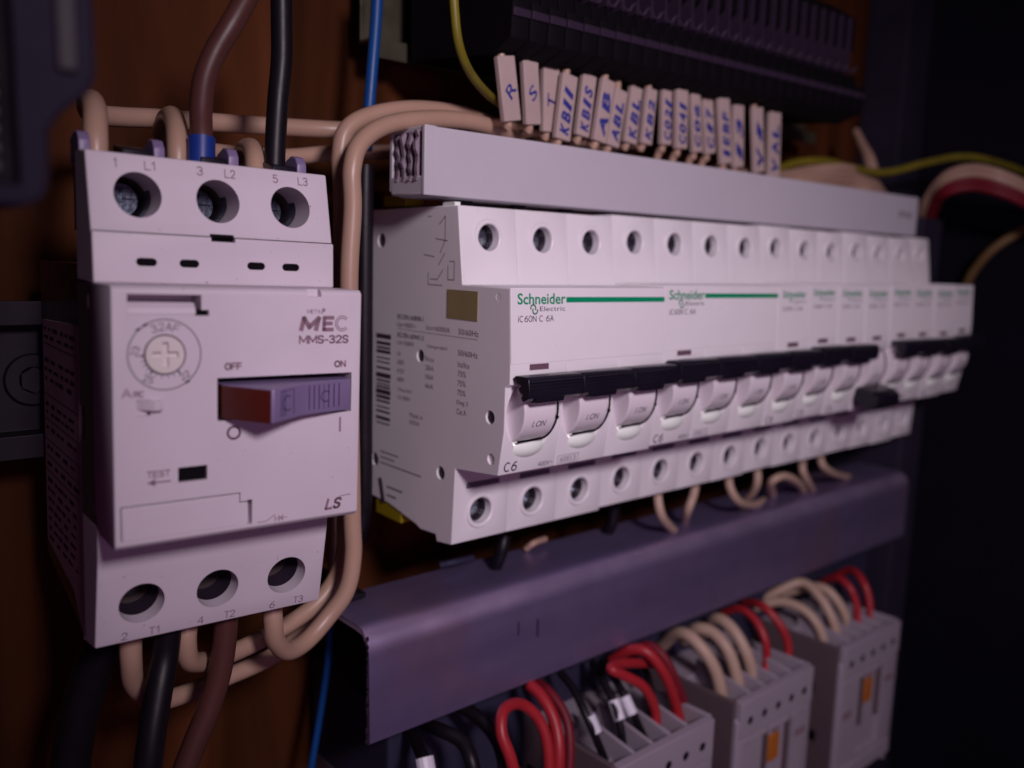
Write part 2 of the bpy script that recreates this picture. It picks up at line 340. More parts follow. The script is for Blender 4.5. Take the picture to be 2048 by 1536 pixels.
# middle body behind the front cover, with dark side slots
mid = MB().prism([(.9, 23.0), (-14, 23.0), (-14, -20.6), (-3, -21.0), (.9, -21)], 'x', -H+.02, H-.02, .2)
cuts = [MB().box(-24, -21.8, -9.5, -7.2, 18.6, 21.2), MB().box(-24, -21, -2.5, 2, -6.2, .3), MB().box(-24, -21.8, -10.2, -8.6, -18.6, -16.0), MB().box(-24, -21.5, -4, 2, -38, -33)]
obj('middle_body', cut(mid, *cuts), M_LSSHADE, LS)
# front cover
cov = MB().prism([(-9.6, 23.25), (-22.6, 23.25), (-23.3, 22.6), (-23.3, -20.4), (-22.4, -21.25), (-12.2, -21.25), (-9.6, -17.5)], 'x', -H-.05, H+.05, .3, 3)
cs = []
def ring_cut(c, ro, ri, d0=F-1, d1=F+.3, axis=(0, 1, 0)):
    return MB().lathe([(ri, d0-F), (ro, d0-F), (ro, d1-F), (ri, d1-F), (ri, d0-F)], (c[0], F, c[1]), axis, 64)
DC = (-14.2, 11.8)
cs.append(MB().cyl((DC[0], F, DC[1]), (0, 1, 0), 3.35, 2.4, 48))
cs.append(MB().box(-5.4, 20.7, -26, -12, -.2, 7.45))                      # rocker slot
cs.append(MB().box(-20.1, -8.1, -26, -18.0, 18.6, 21.9))                  # finger recess
cs.append(MB().box(-9.2, -6.8, -26, -14, 18.35, 19.35))
cs.append(MB().box(-12.2, -7.2, -26, -13, -10.5, -7.85))                  # test slot
cs.append(MB().box(-18.9, -16.6, -26, -19, 1.6, 4.3))                     # arc recess
cs.append(MB().box(.05, .95, -26, -21.2, -19.8, -15.2))                   # flap catch
cs.append(MB().box(11.4, 14.1, -26, -21.6, 21.9, 24))                     # top notch
obj('front_cover', cut(cov, *cs), M_LS, LS)
a = MB().prism([(-20.1, 18.7), (-8.2, 18.7), (-8.2, 21.0), (-20.1, 21.0)], 'y', -22.6, -20.9); obj('hinge_bar', MB().prism([(-23.0, 18.62), (-22.7, 19.6), (-21.8, 20.5), (-18.1, 20.5), (-18.1, 18.62)], 'x', -20.0, -8.9, .1), M_LS, LS); a.bm.free()
sc = MB(); W3 = .16
for pts in ([(-21.6, -13.7), (-1.35, -13.7), (-1.35, -15.4), (.95, -15.4)], [(-21.6, -13.7), (-21.55, -19.5)]): sc.stroke(pts, W3)
sc.xf(Matrix.Translation((0, F-.012, 0))); obj('flap_outline', sc, M_GAP, LS, flat=True)
fl = MB().box(-21.3, -1.6, F-.10, F+.5, -19.6, -13.95, .08); obj('front_flap', fl, M_LS, LS)
# dial
dl = MB()
def circ(mb, c, r, w, a0=0, a1=360, n=72): mb.stroke([(c[0]+r*math.cos(math.radians(a0+(a1-a0)*i/n)), c[1]+r*math.sin(math.radians(a0+(a1-a0)*i/n))) for i in range(n+1)], w)
circ(dl, DC, 5.95, .17); circ(dl, DC, 3.4, .13)
for a, r in ((232, 3.75), (307, 3.75), (182, 3.75)): dl.stroke([(DC[0]+3.5*math.cos(math.radians(a)), DC[1]+3.5*math.sin(math.radians(a))), (DC[0]+4.0*math.cos(math.radians(a)), DC[1]+4.0*math.sin(math.radians(a)))], .28)
for a in (245, 262, 278, 292, 196, 208, 220): dl.stroke([(DC[0]+3.6*math.cos(math.radians(a)), DC[1]+3.6*math.sin(math.radians(a))), (DC[0]+4.0*math.cos(math.radians(a)), DC[1]+4.0*math.sin(math.radians(a)))], .12)
for a, r in ((135, 6.0), (122, 5.9), (308, 6.0)): x, z = DC[0]+r*math.cos(math.radians(a)), DC[1]+r*math.sin(math.radians(a)); dl.stroke([(x-.22, z-.1), (x+.22, z+.12)], .42)
def dialtext(t, ang, r, h, w):
    M = Matrix.Translation((DC[0]+r*math.cos(math.radians(ang)), 0, DC[1]+r*math.sin(math.radians(ang)))) @ Matrix.Rotation(math.radians(90-ang) if ang < 181 else math.radians(90-ang), 4, 'Y')
    letters(dl, t, (-w/2, -h/2, w/2, h/2), .14, 0, M)
for ch, an in zip('32AF', (112, 97, 82, 67)): dialtext(ch, an, 4.75, 1.45, .98)
for (t, an) in (('23', 172), ('25', 236), ('22', 312)):
    M = Matrix.Translation((DC[0]+4.85*math.cos(math.radians(an)), 0, DC[1]+4.85*math.sin(math.radians(an)))) @ Matrix.Rotation({172: -1.3, 236: .42, 312: -.55}[an], 4, 'Y')
    letters(dl, t, (-.85, -.62, .85, .62), .13, 0, M)
dl.xf(Matrix.Translation((0, F-.012, 0)))
dial = thing('dial', '', ''); del dial['label'], dial['category']; bpy.data.objects.remove(dial)
dial = obj('dial_scale', dl, M_INKD, LS, flat=True)
k = cut(MB().cyl((DC[0], F+.45, DC[1]), (0, 1, 0), 3.2, 1.5, 48, bev=.15), MB().box(DC[0]-.5, DC[0]+.5, F-1, F+.5, DC[1]-2.1, DC[1]+2.1), MB().box(DC[0]-2.1, DC[0]+2.1, F-1, F+.5, DC[1]-.5, DC[1]+.5))
obj('dial_knob', k, mat('cream_dial_plastic', (.66, .60, .58), .45, .4, var=.02), LS)
# rocker handle: wedge whose thick end stands out on the left
hd = MB().prism([(-4.7, -13), (-4.6, -23.6), (.75, -32.1), (1.3, -32.3), (8.2, -27.6), (10.5, -26.6), (20.0, -24.4), (20.3, -13)], 'z', .35, 6.35, .3)
pu = lambda x: -32.3 + (x-1.3)*(4.7/6.9) if x < 8.2 else (-27.6+(x-8.2)*(1.0/2.3) if x < 10.5 else -26.6+(x-10.5)*(2.2/9.5))
obj('rocker_handle', hd, M_HAND, LS)
rd = MB().prism([(-4.85, -12), (-4.76, -23.66), (.72, -32.28), (.9, -31.5), (-4.2, -23.4), (-4.2, -12)], 'z', .30, 6.15, .1)
obj('red_end_face', rd, M_RED, LS)
hr = MB()
for x in (3.0, 3.6, 4.2, 6.4): hr.stroke([(x, 1.2), (x, 5.7)], .17)
for x in (10.4, 11.5, 12.6, 14.8, 16.0, 17.2): hr.stroke([(x, 1.3), (x, 5.7)], .24)
circ(hr, (4.8, 3.4), 1.3, .22, 60, 300, 18); hr.stroke([(13.7, 1.2), (13.7, 5.7)], .14); circ(hr, (14.1, 3.5), 1.0, .2, 60, 300, 14); hr.stroke([(3.0, 5.7), (6.4, 5.7)], .14)
for v in hr.bm.verts: v.co.y = pu(v.co.x) - .03
obj('moulded_marks', hr, mat('handle_marks', (.045, .03, .09), .6, .2), LS, flat=True)
sl = MB().box(-5.35, 20.65, -12.6, -12.2, -.15, 7.4); obj('slot_void_shade', sl, M_GAP, LS)
al = MB().prism([(-19.2, -22.3), (-16.3, -24.7), (-14.9, -24.5), (-14.9, -22.3)], 'z', 2.5, 4.2, .15); al.box(-18.9, -17.0, -22.7, -19.0, 1.6, 4.2, .1)
obj('arc_lever', al, M_LS, LS)
# lettering
t = MB()
letters(t, 'OFF', (-4.15, 8.75, -.95, 10.1), .3); letters(t, 'ON', (16.95, 8.5, 19.45, 9.85), .32)
circ(t, (-2.45, -2.5), 1.1, .42, n=28); t.stroke([(18.4, -1.3), (18.4, -3.9)], .38)
letters(t, 'TEST', (-17.4, -9.15, -13.5, -7.95), .2); t.stroke([(-13.5, -10.0), (-16.2, -10.0)], .28)
bm = bmesh.new(); bm.faces.new([bm.verts.new(q) for q in ((-17.4, 0, -10.0), (-16.0, 0, -10.65), (-16.0, 0, -9.35))]); t.join(bm)
letters(t, 'A', (-21.2, 4.7, -19.6, 6.35), .2); letters(t, 'RC', (-19.35, 4.75, -17.5, 5.85), .2)
letters(t, 'META', (11.3, 18.75, 14.0, 19.55), .11); letters(t, 'P', (14.2, 18.65, 14.85, 19.75), .22, .15)
letters(t, 'M', (9.75, 15.4, 13.6, 18.35), .9, .26); letters(t, 'E', (14.35, 15.4, 16.85, 18.35), .74, .04)
for rr_ in (1.42, 1.02): circ(t, (18.5, 16.9), rr_, .17, 42, 318, 30)
letters(t, 'MMS-32S', (9.75, 13.1, 19.9, 14.75), .33)
letters(t, 'LS', (15.4, -19.35, 18.7, -17.0), .52, .28); t.stroke([(18.6, -16.9), (20.9, -16.75)], .16)
t.stroke([(2.0, -19.75), (3.6, -19.75), (5.4, -18.7)], .14); t.stroke([(5.3, -19.5), (7.7, -19.5)], .12)
for x in (5.4, 6.1, 6.9): t.stroke([(x, -20.05), (x, -19.0)], .13)
t.stroke([(6.1, -19.05), (6.9, -19.95)], .12); t.stroke([(6.1, -19.95), (6.9, -19.05)], .12)
t.xf(Matrix.Translation((0, F-.015, 0))); obj('front_lettering', t, M_INKT, LS, flat=True)
def slope(y1, z1, y2, z2):     # maps text at height z onto the sloping face from (y1,z1) to (y2,z2)
    def f(mb):
        for v in mb.bm.verts: v.co.y = y1+(v.co.z-z1)*(y2-y1)/(z2-z1)-.03
        return mb
    return f
t = MB()
for s_, x, w in (('1', -18.0, .6), ('L1', -12.9, 2.0), ('3', -3.7, 1.2), ('L2', 1.5, 2.1), ('5', 11.0, 1.1), ('L3', 16.2, 2.1)): letters(t, s_, (x, 43.2, x+w, 44.85), .19)
obj('terminal_numbers', slope(-10.5, 32.1, -7.3, 45.8)(t), M_INKT, LS, flat=True)
t = MB()
for s_, x, w in (('2', -18.0, 1.2), ('T1', -13.0, 2.1), ('4', -3.8, 1.3), ('T2', 1.6, 2.2), ('6', 11.1, 1.2), ('T3', 16.4, 2.2)): letters(t, s_, (x, -44.0, x+w, -42.4), .18)
obj('terminal_numbers', slope(-10.5, -26.5, -7.0, -44.5)(t), M_INKT, LS, flat=True)
def screw(r, slot=True):
    s = MB().cyl((0, .9, 0), (0, 1, 0), r, 1.8, 32, bev=.25)
    return cut(s, MB().box(-r*.75, r*.75, -1, .8, -r*.13, r*.13), MB().box(-r*.13, r*.13, -1, .8, -r*.75, r*.75))
for x in (-14.35, -.1, 14.2): obj('terminal_screw', screw(3.3), M_SCREW, LS, loc=(x, 2.8, 38.2))
for x in (-14.5, -.15, 14.3): obj('terminal_screw', screw(3.3), M_SCREW, LS, loc=(x, 4.6, -35.8))
# rear body and its label, terminal barriers on top
rb = MB().prism([(3, 26), (41.5, 26), (41.5, -40), (3, -48)], 'x', -21.5, 21.5, .3).box(-20, 20, 9.2, 12, -44, 44)
obj('rear_body', rb, M_BLACK, LS)
lp = MB().prism([(4.0, 14.6), (37, 13.4), (38.5, -36), (12.5, -39.5), (4.0, -47)], 'x', -22.0, -21.4); obj('side_label', lp, M_LBL, LS)
t = MB(); MS = Matrix(((0, -1, 0, -22.03), (-1, 0, 0, 0), (0, 0, 1, 0), (0, 0, 0, 1)))   # text x axis runs towards the camera
def side(mb, X): 
    return mb.xf(Matrix(((0, 1, 0, X), (-1, 0, 0, 0), (0, 0, 1, 0), (0, 0, 0, 1))))
for z in (8.5, -2.5, -8, -12.5, -16, -19.5): t.stroke([(-37, z), (-4.2, z)], .18)
rnd = random.Random(4)
for z in [11.8, 10, 5, 3, 1, -4.6, -6.4, -9.8, -14.1, -17.8, -21.4, -23.6, -25.8, -28, -30.2, -32.4, -34.6]:
    x = -35.5
    while x < -9:
        wd = rnd.uniform(1.6, 4.5)
        t.stroke([(x, z), (x+wd, z)], rnd.uniform(.5, .9)); x += wd+rnd.uniform(1.2, 4)
obj('label_print', side(t, -22.03), M_INKD, LS, flat=True)
for x in (-8.6, 5.4, 19.6, -21.3):
    b_ = MB().prism([(4.5, 44), (-2.6, 44), (-2.4, 48.0), (-1.2, 49.4), (1.0, 49.8), (4.5, 48.6)], 'x', x-1.1, x+.9, .3)
    obj('terminal_barrier', b_, M_HAND, LS)
    if x > -20: obj('barrier_block', MB().prism([(4.5, 44), (-3.2, 44), (-2.6, 47.2), (4.5, 48.4)], 'x', x-6.5, x-1.35, .3), M_BLACK, LS)

# ------------------------------------------------------------------ white breakers
PROF = [(41.5, 42.2), (0, 42.5), (-2.4, 23.5), (-20.3, 23.5), (-21.2, 5.6), (-21.2, 1.4), (-19.6, .6), (-19.6, -10), (-17.7, -20.7), (-1.0, -22.4), (0, -42.5), (6.5, -43.4), (7.0, -41.6), (14, -42.0), (16, -41.2), (30, -38.6), (41.5, -38.2)]
def breaker(x0, n, label, dz=0, dy=0, on=True, group=None, bar=True, first=False, text=True, detail=True):
    t = thing('circuit_breaker', label, 'circuit breaker', (x0, 41.5, 0), group)
    off = Matrix.Translation((0, -41.5+dy, dz))
    W = 18.0*n
    hs = MB()
    for i in range(n):
        a = 18*i; b = MB().prism(PROF, 'x', a+.04, a+17.96, .22)
        ks = [MB().cyl((a+9, 0, 35.1), (0, 1, 0), 3.3, 16, 36), MB().cyl((a+9, 0, -34.8), (0, 1, 0), 3.5, 16, 36),
              MB().ball((a+8.6, -21.0, -6.6), (8.4, 6.2, 9.6), 40), MB().box(a+3.9, a+14.9, -5, .2, -28.3, -26.7)]
        if first and i == 0:
            for y, z, r, d in ((34.3, 34.0, 2.0, 6), (15, 4.4, 1.7, 3), (-14.3, -7.2, 1.7, 1.2), (-15.0, -17.2, 1.4, .8), (5.2, -24.8, 1.8, 1.6), (37, -27.4, 1.9, 5), (-16.2, 21.3, .9, 1)):
                ks.append(MB().cyl((0, y, z), (1, 0, 0), r, d*2, 24))
        hs.add(cut(b, *ks))
    obj('housing', hs.xf(off), M_S, t)
    cv = MB().prism([(-5, 23.6), (-20.42, 23.6), (-21.32, 6.1), (-5, 6.1)], 'x', .1, W-.1, .18); obj('front_cover', cv.xf(off), M_S, t)
    # collars round the screw holes
    for i in range(n):
        for z, r, y in ((35.1, 3.35, -.95), (-34.8, 3.55, -.42)):
            c = MB().lathe([(r, 4), (r, -.1), (r+.35, -.35), (r+1.0, -.25), (r+1.25, .25)], (18*i+9, y, z), (0, 1, 0), 36)
            obj('screw_collar', c.xf(off), M_S, t)
            ln_ = MB().lathe([(r-.06, 8), (r-.06, 2.4)], (18*i+9, y, z), (0, 1, 0), 30); obj('hole_shade_liner', ln_.xf(off), M_HOLESHADE, t)
            s = screw(3.1).xf(Matrix.Translation((18*i+9, y+4.4, z)) @ Matrix.Rotation(rnd.uniform(0, 1.5), 4, 'Y')); obj('terminal_screw', s.xf(off), M_SCREW2, t)
    # toggles, their dark gaps, pale windows
    for i in range(n):
        a = 18*i
        tg = MB().cyl((a+8.3, -14.6, -5.5), (1, 0, 0), 8.4, 10.0, 56, bev=.35)
        if on: tg.box(a+3.5, a+13, -24.6, -19, -1.2, 2.6, .5)
        obj('toggle', tg.xf(off), M_TOG, t)
        gp = MB().tube([(a+13.7, -21.2, 1.5), (a+13.9, -22.7, -3), (a+13.9, -22.6, -7), (a+13.5, -21.6, -10), (a+12.0, -20.6, -12.1), (a+8, -20.4, -12.4), (a+3.6, -20.4, -12.5)], .27, 8)
        gp.ball((a+14.3, -22.2, -7.2), (.55, .5, .6), 12)
        obj('toggle_gap_shade', gp.xf(off), M_GAP, t)
        ln = MB().ball((a+8.5, -16.4, -14.3), (6.6, 3.6, 3.3), 28); obj('indicator_window', ln.xf(off), M_LENS, t)
        lb_ = MB().box(a+4.0, a+14.8, -.75, .5, -28.2, -26.8, .1); obj('label_slot', lb_.xf(off), M_SLOT, t)
    # black handles
    hp = [(-21.5, 3.0), (-22.4, 3.7), (-26.0, 3.8), (-26.9, 3.2), (-27.3, 1.0), (-27.0, -1.0), (-25.6, -1.9), (-24.9, -1.9), (-24.4, -1.2), (-25.0, -.3), (-23.9, -.1), (-23.4, .9), (-24.3, 1.6), (-22.9, 2.0)]
    if bar:
        if on:
            for i in range(n):
                hb = MB().prism(hp, 'x', 18*i+(.6 if i == 0 else .12), 18*i+17.9, .18)
                for zz in (2.7, 1.9, 1.1): hb.box(18*i+1.0, 18*i+17.4, -27.5, -26.7, zz-.16, zz+.16, .07)
                hb.prism([(-26.8, -.9), (-24.4, -1.6), (-24.2, -2.7), (-26.2, -2.5)], 'x', 18*i+3.6, 18*i+12.6, .3)
                obj('handle', hb.xf(off), M_BLACK, t)
        else:
            hb = MB().prism([(-20.5, -11.5), (-26.0, -12.9), (-28.2, -14.6), (-28.2, -17.8), (-26.5, -19.3), (-22.5, -18.6), (-19.3, -16.5)], 'x', -.6, 16.4, .6)
            obj('handle', hb.xf(off), M_BLACK, t)
    # print: logo, rating, toggle text
    gr = MB(); dk = MB()
    if n == 3:
        gr.text('Schneider', (2.1, 19.75, 17.3, 22.35), bold=.02)
        gr.stroke([(18.0, 20.75), (53.4, 20.55)], 1.3)
        circ(gr, (6.9, 18.9), .75, .35, -30, 200, 14); circ(gr, (7.5, 18.3), .75, .35, 150, 380, 14)
        dk.text('Electric', (9.0, 18.15, 17.2, 19.25)); letters(dk, 'iC60N C 6A', (2.2, 15.7, 13.4, 17.2), .19)
        g2 = MB().box(5.9, 12.0, -21.6, -20.6, 4.4, 5.65)
    else:
        gr.text('Schneider', (2.4, 19.9, 15.6, 22.1), bold=.02); circ(gr, (6.9, 18.9), .7, .35, -30, 200, 8)
        dk.text('iC60N  C 6A', (2.4, 15.9, 13.8, 17.2)); dk.text('Electric', (9, 18.3, 15.4, 19.2))
    for mb in (gr, dk):
        for v in mb.bm.verts: v.co.y = -20.42-(23.6-v.co.z)*.9/17.5-.02
    obj('green_logo', gr.xf(off), M_GREEN, t, flat=True)
    if detail:
        for i in range(n):
            s_ = MB(); letters(s_, 'I.ON', (0, 0, 4.2, 1.5), .2, .2); s_.xf(Matrix.Translation((18*i+6.0, 0, -8.9)) )
            for v in s_.bm.verts: v.co.y = -14.6-math.sqrt(max(0, 8.4**2-(v.co.z+5.5)**2))-.04
            obj('toggle_mark', s_.xf(off), M_INKD if n == 3 else M_INK, t, flat=True)
    d2 = MB(); letters(d2, 'C6', (1.6, -20.1, 5.7, -17.6), .34)
    if n == 3:
        letters(d2, '400V', (12.6, -20.1, 16.3, -18.9), .14); d2.stroke([(16.6, -19.5), (16.95, -19.35), (17.2, -19.6), (17.5, -19.45)], .12); letters(d2, '6000', (19.8, -19.95, 23.6, -18.6), .14); letters(d2, '3', (24.5, -19.95, 25.4, -18.6), .14)
        d2.stroke([(19.1, -20.3), (26.2, -20.3), (26.2, -18.2), (19.1, -18.2)], .1, closed=True); d2.stroke([(24.0, -20.2), (24.0, -18.3)], .1)
    for v in d2.bm.verts: v.co.y = -19.6+(-10-v.co.z)*1.9/10.7-.04
    obj('rating_marks', d2.xf(off), M_INKD if n == 3 else M_INK, t, flat=True)
    obj('lettering', dk.xf(off), M_INKD if n == 3 else M_INK, t, flat=True)
    # seam line and catch above the handles
    sm = MB()
    for xx in ([5.9] if n == 3 else [5.9]): sm.add(MB().box(xx, xx+6.0, -21.3, -20.9, 4.5, 5.9))
    obj('cover_catch', sm.xf(off), M_INKS, t, flat=True)
    return t
B1 = breaker(0, 3, 'three-pole white breaker with a printed side, left end of the row, large C6 mark', -.4, 0, first=True, group='circuit breakers in the row')
B2 = breaker(54, 3, 'three-pole white breaker with its own green stripe, right of the C6 end breaker', .25, .2, group='circuit breakers in the row')
proto = breaker(108, 1, 'single-pole white breaker directly right of the two green-striped three-pole breakers', .2, .1, group='circuit breakers in the row')
def copy_tree(o, parent=None):
    c = o.copy(); C.objects.link(c); c.parent = parent
    for ch in o.children: copy_tree(ch, c)
    return c
names = {7: 'single-pole white breaker, middle of the three whose handles touch the left of the lowered handle',
         8: 'single-pole white breaker with handle up, directly left of the one switched off',
         10: 'single-pole white breaker with handle up, directly right of the one switched off',
         11: 'single-pole white breaker, third from the right end of the row',
         12: 'single-pole white breaker, second from the right end of the row',
         13: 'single-pole white breaker at the far right end of the row'}
for k, lb in names.items():
    c = copy_tree(proto); c.location = Vector((18*k, 41.5+(.0, .35, -.2, .1)[k % 4], (.0, .5, .25)[k % 3]))*MM; c.rotation_euler.y = (.004, -.003, .002)[k % 3]; c['label'] = lb
breaker(162, 1, 'single-pole white breaker switched off, its black handle hanging down', .3, 0, on=False, group='circuit breakers in the row')

# printed left side of the end breaker
sd = MB(); sdk = MB()
def st(mb, s_, x0, z0, x1, z1, **k): mb.text(s_, (x0, z0, x1, z1), **k)
st(sdk, 'IEC/EN 60898-1', -26, 13.3, -13.8, 14.6, bold=.01); st(sd, 'Ue=400V~', -26, 11.2, -17, 12.5); st(sd, 'Icn=6000A', -12.4, 11.4, -2.2, 12.7)
st(sdk, '50/60Hz', 1.2, 11.4, 9.2, 12.8); sd.stroke([(-25.9, 10.6), (8.8, 10.7)], .12)
st(sdk, 'IEC/EN 60947-2', -26, 8.4, -13.6, 9.7, bold=.01); st(sd, 'Ui=500V', -26, 6.4, -18, 7.6); st(sd, 'Uimp=6kV', -11.9, 6.6, -3.1, 7.8)
st(sdk, '50/60Hz', 1.2, 6.2, 9.0, 7.6)
for j, (a_, b_, c_) in enumerate((('Ue', 'Icu', 'Ics/Icu'), ('240V', '20kA', '75%'), ('415V', '10kA', '75%'), ('440V', '6kA', '75%'))):
    z = 3.4-2.35*j
    st(sd, a_, -26, z, -22.5 if j else -24.4, z+1.3); st(sd, b_, -12.6, z, -9.0, z+1.3); st(sdk, c_, 1.3, z, 5.8 if j == 0 else 4.6, z+1.4)
st(sdk, 'Deg 3', 1.1, -6.2, 5.6, -4.8); st(sdk, 'Cat A', 1.1, -8.4, 5.0, -7.0)
st(sd, 'Uimp 6kV', -25.5, -6.4, -18.6, -5.2); st(sd, 'Ui 500V', -25.5, -8.4, -19.5, -7.3)
st(sd, 'Made in', -19.6, -12.4, -13.6, -11.2); st(sd, 'INDIA', -19.6, -14.3, -15, -13.2)
for j in range(3): sd.stroke([(-34, -24.5-j*1.6), (-34+(9, 7, 20)[j], -24.5-j*1.6)], .35)
sdk.stroke([(-34.2, -33), (-32.6, -38.5)], 2.0); sd.stroke([(-30.5, -34), (-23, -34)], .5); sd.stroke([(-30.5, -36.4), (-26, -36.4)], .5)
rb_ = random.Random(9); z = 8.6
while z > -16.6:
    h = rb_.choice((.4, .6, .9, 1.3)); 
    bar_ = [(-36.2, z-h/2), (-29.6, z-h/2)]; sdk.stroke(bar_, h); z -= h+rb_.choice((.35, .5, .8, 1.1))
# wiring diagram
for pts in ([(-12.5, 40), (-11, 40)], [(-7.5, 38), (-5, 40), (-5, 34), (-7, 31)], [(-14, 30.5), (-9.5, 30.0)], [(-7.5, 28), (-5, 31)], [(-9, 34.5), (-4, 34.0)], [(-11, 24.4), (-8, 24.4), (-5.6, 27)], [(-3.0, 29), (-1.0, 29), (-1.0, 24.5), (-3.6, 24.5), (-3.6, 28)], [(-6, 23), (-12, 23), (-12, 26)]): sd.stroke(pts, .22)
for mb, m in ((sd, M_INKS), (sdk, M_INKD)):
    mb.xf(Matrix(((0, 1, 0, .012), (1, 0, 0, -41.5), (0, 0, 1, -.4), (0, 0, 0, 1))))
for mb, m in ((sd, M_INKS), (sdk, mat('side_dark_ink', (.06, .03, .055), .6, .2))):
    # mirror so that the reading direction runs from the rail to the front
    for v in mb.bm.verts: v.co.y = -41.5 - (v.co.y+41.5)
    obj('side_print', mb, m, B1, flat=True)
s_ = MB().box(-.12, .1, -8.7-41.5, 3.5-41.5, 14.7, 21.8); obj('side_sticker', s_, M_STK, B1)
s_ = MB().box(.3, 2.0, 1.6-41.5, 6.6-41.5, 40.4, 43.0, .1); obj('top_latch', s_, M_LENS, B1)
s_ = MB().box(.2, 6, 23-41.5, 34-41.5, 42.5, 45.4, .4); obj('rail_latch', s_, M_YEL, B1)
s_ = MB().box(.4, 6, 24-41.5, 37-41.5, -43.6, -37, .4)
obj('rail_latch', s_, M_YEL, B1)
for y, z, r in ((34.3, 34.0, 1.95), (15, 4.4, 1.65), (-14.3, -7.2, 1.3), (5.2, -24.8, 1.4), (37, -27.4, 1.85), (-16.2, 21.3, .85)): obj('rivet_hole_shade', MB().cyl((.85, y-41.5, z-.4), (1, 0, 0), r, .6, 20), M_HOLESHADE, B1)  # dark discs paint the shade inside the side holes

# ------------------------------------------------------------------ comb busbar above the breakers
BB = thing('comb_busbar', 'long white plastic comb busbar with a rough sawn left end above the breakers', 'busbar', (117, 10, 44))
ox = Matrix.Translation((-117, -10, -44))
bb = MB().box(-5.5, 243, 2.0, 17.6, 44.0, 60.0, .35)
bb.box(-8.5, -5, 2.0, 3.3, 44.0, 60.2, .3).box(-8.3, -5, 16.2, 17.5, 45.2, 60.6, .3).box(-8.4, -5, 3.0, 16.5, 44.2, 48.6, .4).box(-8.2, -5, 3.0, 16.5, 58.8, 60.1, .3)
for i in range(6): bb.box(243-6, 243.2, 2.6+2.6*i, 3.4+2.6*i, 45, 59)
obj('insulating_profile', bb.xf(ox), M_BUS, BB)
rb_ = random.Random(3)
for y in (5.4, 8.4, 11.3, 14.0):
    r_b = MB(); pts = []
    for k in range(9): pts.append((-8.6+rb_.uniform(-.6, .6), 47.5+k*1.45))
    pts += [(-5, 59.1), (-5, 47.5)]
    r_b.prism(pts, 'y', y-.55, y+.55); obj('sawn_rib', r_b.xf(ox), M_BUSE, BB)
t = MB().text('ETI-42', (227, 51.2, 237.5, 53.6), bold=.02); t.xf(Matrix.Translation((0, 1.97, 0))); obj('lettering', t.xf(ox), M_INK, BB, flat=True)
pins = MB()
for i in range(14): pins.box(18*i+7, 18*i+11, 8.5, 10.5, 40.5, 44.2)
obj('pins', pins.xf(ox), M_RAIL, BB)

# ------------------------------------------------------------------ steel channel below
CH = thing('steel_channel', 'violet-grey folded steel channel running under the breakers', 'channel', (117, 10, -90))
pr_ = []
R = 6.0
outer = [(25, -60.2), (1+R, -60.6)] + [(1+R-R*math.sin(a), -60.6-R+R*math.cos(a)) for a in [i*PI/2/8 for i in range(1, 9)]] + [(1, -89.6), (1.7, -90.2)]
inner = [(2.4, -90.0), (2.4, -60.6-R)] + [(1+R-(R-1.4)*math.sin(a), -60.6-R+(R-1.4)*math.cos(a)) for a in [i*PI/2/8 for i in range(8, 0, -1)]] + [(1+R, -62.0), (25, -61.6)]
chm = MB().prism(outer+inner, 'x', -23.2, 257, 0)
bmesh.ops.subdivide_edges(chm.bm, edges=[e for e in chm.bm.edges if abs(e.verts[0].co.x-e.verts[1].co.x) > 100], cuts=40)
# sawn end: the flange runs out a little unevenly
for v in chm.bm.verts:
    if v.co.x < -22: v.co.x += .25*math.sin(v.co.y*1.7)*math.sin(v.co.z*.9+1) - max(0, v.co.y-3)*.04
cc = cut(chm, MB().box(24.4, 25.1, -2, 4, -74.6, -70.4), MB().box(31.5, 32.4, -2, 4, -77, -71.5))
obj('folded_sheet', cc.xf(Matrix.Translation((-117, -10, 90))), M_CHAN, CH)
brr = MB(); rb_ = random.Random(5)
for i in range(26):
    z = -62-28*rb_.random(); p = Vector((-23.4-117, 1.2-10+rb_.uniform(0, .8), z+90)); brr.ball(p, (.35*rb_.random()+.1, .25, .5*rb_.random()+.15), 8)
obj('sawn_burrs', brr, M_RAIL, CH)
# lighter strip behind the channel, running back to the board
tag(obj('support_angle', MB().prism([(18, -58.0), (64, -58.0), (64, -59.5), (18, -59.5)], 'x', -20, -14, .3), M_RAIL), 'thin pale metal strip running back from the left end of the channel', 'bracket')
tag(obj('cable_trunking', MB().box(-8, 256, 16, 60, -128, -93, 1.0), M_TRUNK), 'dark blue-grey trunking behind the looping contactor wires', 'trunking')

